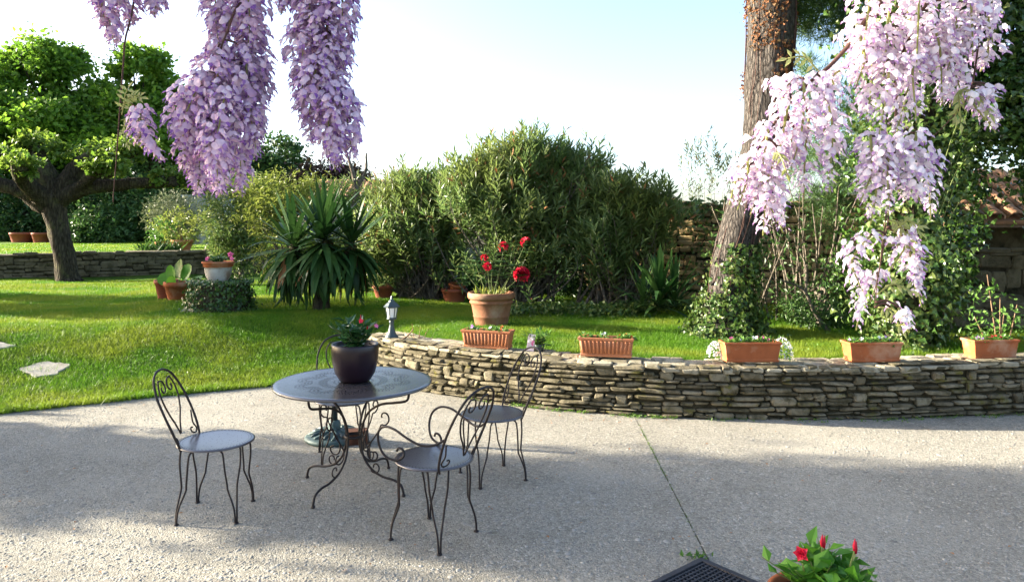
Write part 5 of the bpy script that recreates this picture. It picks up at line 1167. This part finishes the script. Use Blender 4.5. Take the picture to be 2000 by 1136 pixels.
g = G(); g.add(*box((.3, .95, 1.1), (3.6, .15, 2.2))); g.part('back_wall', M['stone_far'], t)
g = G(); g.add(*box((2.02, .3, .85), (.15, 1.15, 1.7))); g.part('side_wall', M['stone_far'], t)
for x in (-1.4, 1.9): g = G(); g.add(*box((x, -.3, .68), (.12, .12, 1.36))); g.part('post', M['twig'], t)
g = G(); g.add(*box((.3, -.3, 1.40), (3.7, .12, .12))); g.part('beam', M['twig'], t)
g = G(); g.add(*box((-.75, .8, .95), (.7, .06, 1.5))); g.part('door', M['door'], t)
sl = np.array([0, .86, .51]); sl /= np.linalg.norm(sl)
g = G(); g.add(*box((.3, .22, 1.78), (3.8, 1.45, .05), rot('X', math.atan2(sl[2], sl[1])))); rf = g.part('roof', M['tile'], t)
tile_roof(rf, (-1.6, -.42, 1.46), (1, 0, 0), sl, 5, 14, .27, .27, M['tile'])
t = thing('far_house', 'pale rendered house with a clay-tiled roof glimpsed behind the oleanders', 'house', (-4.6, 26.5, -.15))
g = G(); g.add(*box((0, 0, 1.45), (4.6, 3, 2.9))); g.part('wall', M['render'], t)
g = G(); g.add([(-2.5, -1.75, 2.85), (2.5, -1.75, 2.85), (2.5, 0, 3.55), (-2.5, 0, 3.55), (-2.5, 1.75, 2.85), (2.5, 1.75, 2.85)], [(0, 1, 2, 3), (3, 2, 5, 4)]); rf = g.part('roof', M['tile'], t)
sl = np.array([0, 1.75, .7]); sl /= np.linalg.norm(sl); tile_roof(rf, (-2.5, -1.8, 2.87), (1, 0, 0), sl, 5, 20, .25, .36, M['tile'])
g = G(); g.add(*box((.9, -1.53, 1.6), (.9, .06, 1.1))); g.part('window', M['door'], t)
t = thing('grey_outbuilding', 'plain grey block wall of an outbuilding behind the potted shrubs', 'building', (-12.0, 28.5, 1.0))
g = G(); g.add(*box((0, 0, .95), (1.5, 1.2, 1.9))); g.part('wall', M['grey_wall'], t)
g = G(); g.add(*box((0, 0, 1.94), (1.7, 1.4, .08))); g.part('roof', M['grey_wall'], t)

# shade trees and hedge that stand on the sunward side, past the frame's left edge
tree('shade_tree', 'broad low-branched tree shading the terrace from beyond the lawn edge', (-12.0, 7.0, .25), 1.2, .22, [(0, -.05, 1.0, .8, .72, 1.0), (0, 0, 2.2, .9, .78, 1.2), (.2, -.1, 3.7, 1.0, 1.2, 1.0), (0, .2, 4.5, 1.0, 1.0, .9)], 19000, .16, 'hedge2', inner=.05)
tree('shade_tree', 'tall tree with a high crown shading the far side of the terrace', (-12.5, 5.3, .1), 2.8, .2, [(0, .2, 4.4, 1.2, 1.0, .8), (0, -.5, 4.5, 1.2, .9, .75), (.3, .9, 4.9, 1.2, .8, .9)], 13000, .17, 'hedge2', inner=.05)
tree('shade_tree', 'rounded tree shading a strip of the lower lawn from outside', (-15.5, 12.9, .4), 1.3, .2, [(0, 0, 2.3, .9, .75, 1.4), (0, .2, 3.6, 1.0, .6, 1.0)], 4600, .18, 'hedge2', inner=.05)
tree('shade_tree', 'second tree casting dappled shade on the lawn from outside', (-16.0, 14.6, .3), 1.6, .16, [(0, 0, 2.7, .9, .7, .9), (0, .1, 3.5, .8, .7, .8)], 3000, .17, 'hedge2', inner=.05)

# ------------------------------------------------------------------ wisteria hanging from the pergola rail overhead
t = thing('pergola', 'iron pergola rail above the terrace carrying the wisteria', 'pergola', (0, 1.25, 0))
g = G(); g.add(*tube(np.array([(-3.2, 0, 2.62), (3.2, 0, 2.62)]), .022, 10)); g.part('rail', M['iron'], t, True)
for x in (-3.2, 3.2): g = G(); g.add(*tube(np.array([(x, 0, 0), (x, 0, 2.64)]), .03, 10)); g.part('post', M['iron'], t, True)
vine = thing('wisteria_vine', 'woody wisteria vine twined along the pergola rail, with unseen leaves added for shade', 'vine', (0, 1.25, 2.62))
xx = np.linspace(-3.1, 3.1, 90); g = G(); g.add(*tube(np.stack([xx, .045 * np.cos(xx * 7), .045 * np.sin(xx * 7)], 1), .018, 8, True, .1)); g.part('vine', M['twig_dark'], vine, True)

P, d = crown_pts([(-2.3, .68, -.06, .45, .20, .30), (-1.95, .62, -.12, .25, .16, .22), (-2.8, .74, -.02, .4, .2, .3)], 2600, .3, 10, .1); n = len(P)  # leaf mass out of view, added to shade only the left sprays
leaves_part('foliage', LEAF4(.4), LEAF4F, P, frames(rand_dirs(n) + np.array([0, 0, -.5]), rand_dirs(n) + np.array([0, 0, .6]), U(.04, .075, n)), M['leaf'], vine)
for x in (-2.8, -2.3, -1.95): g = G(); g.add(*limb([(x, .03, 0), (x, .35, .06), (x + .05, .68, -.05)], [.008, .006, .003], 6, .05)); g.part('shoot', M['twig_dark'], vine, True)  # shoots carrying the added shading leaves
def floret():
    V = []; F = []; mi = []
    nu, nv = 5, 4
    for j in range(nv):
        v = j / (nv - 1); w = .58 * math.sin(math.pi * (.18 + .66 * v)) ** .8
        for i in range(nu):
            u = -1 + 2 * i / (nu - 1)
            V.append((u * w, .34 - .50 * v * v - .30 * abs(u) * (.4 + v), .08 + .86 * v - .22 * u * u * v))
    for j in range(nv - 1):
        for i in range(nu - 1): a = j * nu + i; F += [(a, a + 1, a + nu + 1), (a, a + nu + 1, a + nu)]; mi += [0, 0]
    o = len(V)     # wings and keel: a folded boat below
    for j, (y, z, w) in enumerate(((.18, .12, .10), (.50, .02, .26), (.72, -.18, .20), (.74, -.38, .03))):
        V += [(-w, y, z), (0, y + .06, z - .20 * (1 if j else .3)), (w, y, z)]
    for j in range(3):
        for i in range(2): a = o + j * 3 + i; F += [(a, a + 1, a + 4), (a, a + 4, a + 3)]; mi += [1, 1]
    o = len(V); V += [(-.03, 0, .08), (.03, 0, .08), (.05, .22, .10), (-.05, .22, .10), (0, -.55, .25)]; F += [(o, o + 1, o + 2), (o, o + 2, o + 3), (o + 4, o + 1, o)]; mi += [2, 2, 2]
    return np.array(V), np.array(F), np.array(mi)
FV, FF, FM = floret()
BV = np.array([(0, 0, 0), (.16, .3, 0), (0, .35, .14), (-.16, .3, 0), (0, .35, -.16), (0, .95, -.05)]); BF = np.array([(0, 1, 2), (0, 2, 3), (0, 3, 4), (0, 4, 1), (5, 2, 1), (5, 3, 2), (5, 4, 3), (5, 1, 4)])
def raceme(parent, top, bot, rad, fl=.0118, dens=760, mats=('petal', 'keel')):
    """one hanging flower cluster from point top to point bot (world)"""
    off = np.array(parent.location); top = np.asarray(top, float); bot = np.asarray(bot, float); L = np.linalg.norm(bot - top)
    mid = (top + bot) / 2 + rng.normal(0, .012, 3); ax = smooth_pts(np.array([top, mid, bot]), 8)
    n = int(dens * L * (rad / .035) ** .7); t = (np.arange(n) + rng.random(n)) / n; i = np.minimum((t * (len(ax) - 1)).astype(int), len(ax) - 2)
    C = ax[i] + (ax[i + 1] - ax[i]) * (t * (len(ax) - 1) - i)[:, None]
    a = np.arange(n) * 2.39996 + rng.normal(0, .35, n)
    r = rad * np.minimum(1, .55 + t * 2.2) * (1 - .80 * np.clip((t - .35) / .65, 0, 1) ** 1.2) * U(.40, 1.12, n)
    o = np.stack([np.cos(a), np.sin(a), np.zeros(n)], 1)
    P = C + o * r[:, None] + np.array([0, 0, .004])
    d = unit(o + np.array([0, 0, -.15]) + rng.normal(0, .32, (n, 3))); up = unit(np.array([0, 0, 1.0]) + rng.normal(0, .30, (n, 3)) + o * .2)
    S = fl * U(.62, 1.24, n) * (1 - .42 * np.clip((t - .6) / .4, 0, 1))
    isb = rng.random(n) < np.clip((t - .84) * 4, 0, .8)
    V, F, mi = scatter(FV, FF, P[~isb] - off, frames(d[~isb], up[~isb], S[~isb]), FM)
    me = to_mesh('raceme', V, F, True, [M[mats[0]], M[mats[1]], M['stem']], mi); ob = link('raceme', me, parent)
    if isb.any():
        V, F, _ = scatter(BV, BF, P[isb] - off, frames(unit(d[isb] + np.array([0, 0, -.9])), up[isb], S[isb])); o2 = link('buds', to_mesh('buds', V, F, True, [M[mats[1]]]), ob); o2['kind'] = 'stuff'
    g = G(); g.add(*tube(ax - off, [.0022, .0010], 5)); g.part('stalk', M['wleaf'], ob, True)
def wleaf(parent, p, d, L=.13, pairs=4):
    """pinnate young leaf, each leaflet a piece"""
    off = np.array(parent.location); p = np.asarray(p, float); d = unit(np.asarray(d, float)); e = p + d * L
    ax = smooth_pts(np.array([p, (p + e) / 2 + (0, 0, .012), e]), 5); g = G(); g.add(*tube(ax - off, .0013, 4)); lf = g.part('leaf', M['wleaf'], parent, True)
    me = to_mesh('leaflet', LEAF4(.36, .06), LEAF4F, False, [M['wleaf']]); sd = unit(np.cross(d, [0, -1, .3]))
    for k in range(pairs):
        q = ax[int((k + 1.2) / (pairs + .6) * (len(ax) - 1))]
        for s in (-1, 1):
            dd = unit(sd * s + d * .7 + np.array([0, 0, -.55]) + rng.normal(0, .1, 3)); o = link('leaflet', me, lf); Mx = Matrix(frames(dd[None], np.array([[0, -.9, .5]]), np.array([L * .36]))[0].tolist()).to_4x4(); Mx.translation = Vector(q - off); o.matrix_local = Mx
    o = link('leaflet', me, lf); Mx = Matrix(frames((d + np.array([0, 0, -.6]))[None], np.array([[0, -.9, .5]]), np.array([L * .4]))[0].tolist()).to_4x4(); Mx.translation = Vector(e - off); o.matrix_local = Mx
def spray(label, stem_pts, racs, leaves=(), rs=.0042, D=1.3, mats=('petal', 'keel')):
    """stem_pts / racemes surveyed as (px, py) at distance D"""
    S = [at(px, py, d) for px, py, d in stem_pts]; top = S[0]
    S = [np.array([top[0] + U(-.02, .02), 1.25, 2.62])] + S if top[2] < 2.6 else S
    off = S[0]; t = thing('wisteria_spray', label, 'wisteria', off, 0, 'wisteria sprays hanging from the pergola')
    g = G(); g.add(*tube(smooth_pts(np.array(S), 6) - off, [rs, rs * .7, rs * .25], 7, True, .06)); g.part('stem', M['twig_dark'], t, True)
    C = smooth_pts(np.array(S), 6)
    for (x0, y0, x1, y1, rad, d) in racs:
        a = at(x0, y0, d); b_ = at(x1, y1, d + rng.normal(0, .02)); k_ = d / 1.15; raceme(t, a, b_, rad * k_, .0108 * k_, mats=mats)
        j = np.argmin(np.linalg.norm(C - a, axis=1) + np.maximum(0, a[2] - C[:, 2]) * 1.0)
        if np.linalg.norm(C[j] - a) > .006: g = G(); g.add(*tube(smooth_pts(np.array([C[j], (C[j] + a) / 2 + (0, 0, .006), a]), 4) - off, .0018, 5)); g.part('twig', M['twig_dark'], t, True)
    for (x0, y0, d, dv, L) in leaves: wleaf(t, at(x0, y0, d), dv, L)
    return t
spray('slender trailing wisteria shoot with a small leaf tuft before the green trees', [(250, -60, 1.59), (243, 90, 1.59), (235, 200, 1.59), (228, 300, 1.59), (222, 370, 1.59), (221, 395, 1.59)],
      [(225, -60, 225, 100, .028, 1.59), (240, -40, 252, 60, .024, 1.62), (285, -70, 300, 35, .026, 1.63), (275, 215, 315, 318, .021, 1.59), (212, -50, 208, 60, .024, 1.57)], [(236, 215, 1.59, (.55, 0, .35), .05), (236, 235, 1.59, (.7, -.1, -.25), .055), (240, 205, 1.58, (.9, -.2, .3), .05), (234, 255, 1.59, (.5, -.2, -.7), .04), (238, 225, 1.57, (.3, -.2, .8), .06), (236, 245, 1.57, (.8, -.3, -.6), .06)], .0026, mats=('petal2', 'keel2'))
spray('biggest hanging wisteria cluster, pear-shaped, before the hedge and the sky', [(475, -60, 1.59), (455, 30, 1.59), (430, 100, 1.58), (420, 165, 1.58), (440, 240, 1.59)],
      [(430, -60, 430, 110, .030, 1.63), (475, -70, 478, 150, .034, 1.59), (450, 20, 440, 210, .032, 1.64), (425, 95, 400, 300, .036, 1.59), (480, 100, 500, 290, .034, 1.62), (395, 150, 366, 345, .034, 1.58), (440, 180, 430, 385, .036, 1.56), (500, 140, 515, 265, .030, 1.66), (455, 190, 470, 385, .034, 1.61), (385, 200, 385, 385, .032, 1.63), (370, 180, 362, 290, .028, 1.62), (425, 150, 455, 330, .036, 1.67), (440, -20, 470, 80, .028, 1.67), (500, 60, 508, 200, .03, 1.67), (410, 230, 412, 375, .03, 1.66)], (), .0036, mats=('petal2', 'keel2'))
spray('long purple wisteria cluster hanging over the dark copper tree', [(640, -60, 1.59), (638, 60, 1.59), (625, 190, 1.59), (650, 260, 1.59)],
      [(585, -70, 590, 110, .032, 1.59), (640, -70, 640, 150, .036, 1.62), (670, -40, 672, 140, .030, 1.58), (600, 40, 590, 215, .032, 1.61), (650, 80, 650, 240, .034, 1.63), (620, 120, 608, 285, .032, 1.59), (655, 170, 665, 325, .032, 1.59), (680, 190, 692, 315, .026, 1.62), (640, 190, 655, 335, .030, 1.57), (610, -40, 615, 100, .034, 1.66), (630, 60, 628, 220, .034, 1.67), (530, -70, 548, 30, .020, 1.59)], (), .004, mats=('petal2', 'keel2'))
spray('pale sunlit wisteria cluster slanting down in front of the pine trunk', [(1720, -60, 1.081), (1690, 40, 1.081), (1630, 120, 1.081), (1560, 180, 1.072), (1500, 260, 1.062), (1450, 350, 1.062)],
      [(1570, 160, 1545, 330, .034, 1.072), (1600, 150, 1615, 380, .034, 1.081), (1540, 200, 1500, 400, .034, 1.062), (1500, 250, 1465, 420, .032, 1.053), (1580, 230, 1570, 390, .034, 1.100), (1460, 310, 1440, 410, .026, 1.053), (1520, 290, 1530, 455, .032, 1.062), (1480, 330, 1490, 460, .030, 1.081), (1620, 180, 1635, 300, .026, 1.100), (1545, 160, 1535, 270, .03, 1.100), (1450, 350, 1425, 400, .022, 1.062), (1555, 260, 1520, 430, .032, 1.090)], [(1600, 140, 1.072, (-.7, 0, .3), .05), (1510, 300, 1.034, (.2, -.5, -.6), .04)], .0045)
spray('huge lilac wisteria mass at the top beside the ivy trees', [(1800, -60, 1.081), (1795, 30, 1.081), (1760, 110, 1.081), (1740, 200, 1.072)],
      [(1690, -60, 1680, 130, .036, 1.062), (1740, -60, 1725, 160, .038, 1.081), (1790, -70, 1790, 130, .038, 1.053), (1840, -60, 1850, 140, .038, 1.081), (1890, -60, 1900, 110, .036, 1.072), (1940, -60, 1940, 90, .034, 1.090), (1705, 60, 1690, 240, .036, 1.072), (1760, 60, 1750, 265, .038, 1.090), (1820, 40, 1840, 205, .036, 1.072), (1880, 40, 1880, 190, .034, 1.100), (1730, 120, 1715, 275, .032, 1.053), (1790, 120, 1790, 240, .030, 1.062), (1670, 40, 1672, 170, .03, 1.090), (1650, 80, 1655, 175, .024, 1.100), (1930, 20, 1915, 140, .03, 1.109), (1765, 0, 1770, 180, .036, 1.109), (1850, 90, 1855, 210, .030, 1.109), (1655, 130, 1642, 190, .016, 1.109)], [(1870, 180, 1.062, (.1, 0, -.9), .045), (1880, 175, 1.062, (.6, -.1, -.6), .05)], .0032)
spray('pale wisteria cluster hanging below the huge lilac mass', [(1755, -60, 1.2), (1750, 150, 1.19), (1748, 260, 1.12), (1740, 340, 1.053), (1728, 440, 1.053), (1715, 540, 1.053), (1700, 590, 1.053)],
      [(1700, 265, 1680, 395, .030, 1.062), (1740, 275, 1735, 420, .032, 1.043), (1790, 260, 1800, 400, .032, 1.053), (1765, 290, 1775, 400, .030, 1.072), (1810, 300, 1818, 430, .024, 1.053), (1715, 310, 1700, 440, .026, 1.043)],
      [(1735, 430, 1.043, (.4, -.1, -.5), .045), (1745, 440, 1.053, (.8, 0, -.2), .04)], .002)
spray('lowest white-lilac wisteria spray dangling over the plain trough', [(1757, -60, 1.2), (1752, 200, 1.19), (1740, 380, 1.10), (1728, 470, 1.034), (1715, 540, 1.034), (1708, 600, 1.034)],
      [(1700, 460, 1680, 560, .024, 1.034), (1770, 450, 1790, 580, .024, 1.043), (1712, 540, 1672, 645, .026, 1.09), (1790, 490, 1800, 600, .018, 1.053), (1725, 480, 1735, 530, .018, 1.034), (1740, 600, 1750, 635, .014, 1.034), (1755, 600, 1772, 630, .012, 1.034)], [(1715, 600, 1.09, (.5, -.1, -.5), .045), (1712, 575, 1.034, (.7, -.1, .1), .045), (1745, 455, 1.034, (.7, 0, .2), .04)], .002)
spray('small separate lilac tuft swinging from a thin shoot beside the ivy', [(1915, -60, 1.081), (1912, 60, 1.081), (1905, 130, 1.081), (1890, 190, 1.081), (1850, 240, 1.081), (1812, 275, 1.081)],
      [(1925, 175, 1945, 260, .024, 1.081), (1905, 190, 1925, 235, .018, 1.081), (1945, 180, 1955, 235, .016, 1.090)], [(1890, 170, 1.072, (-.3, 0, -.7), .045)], .002)
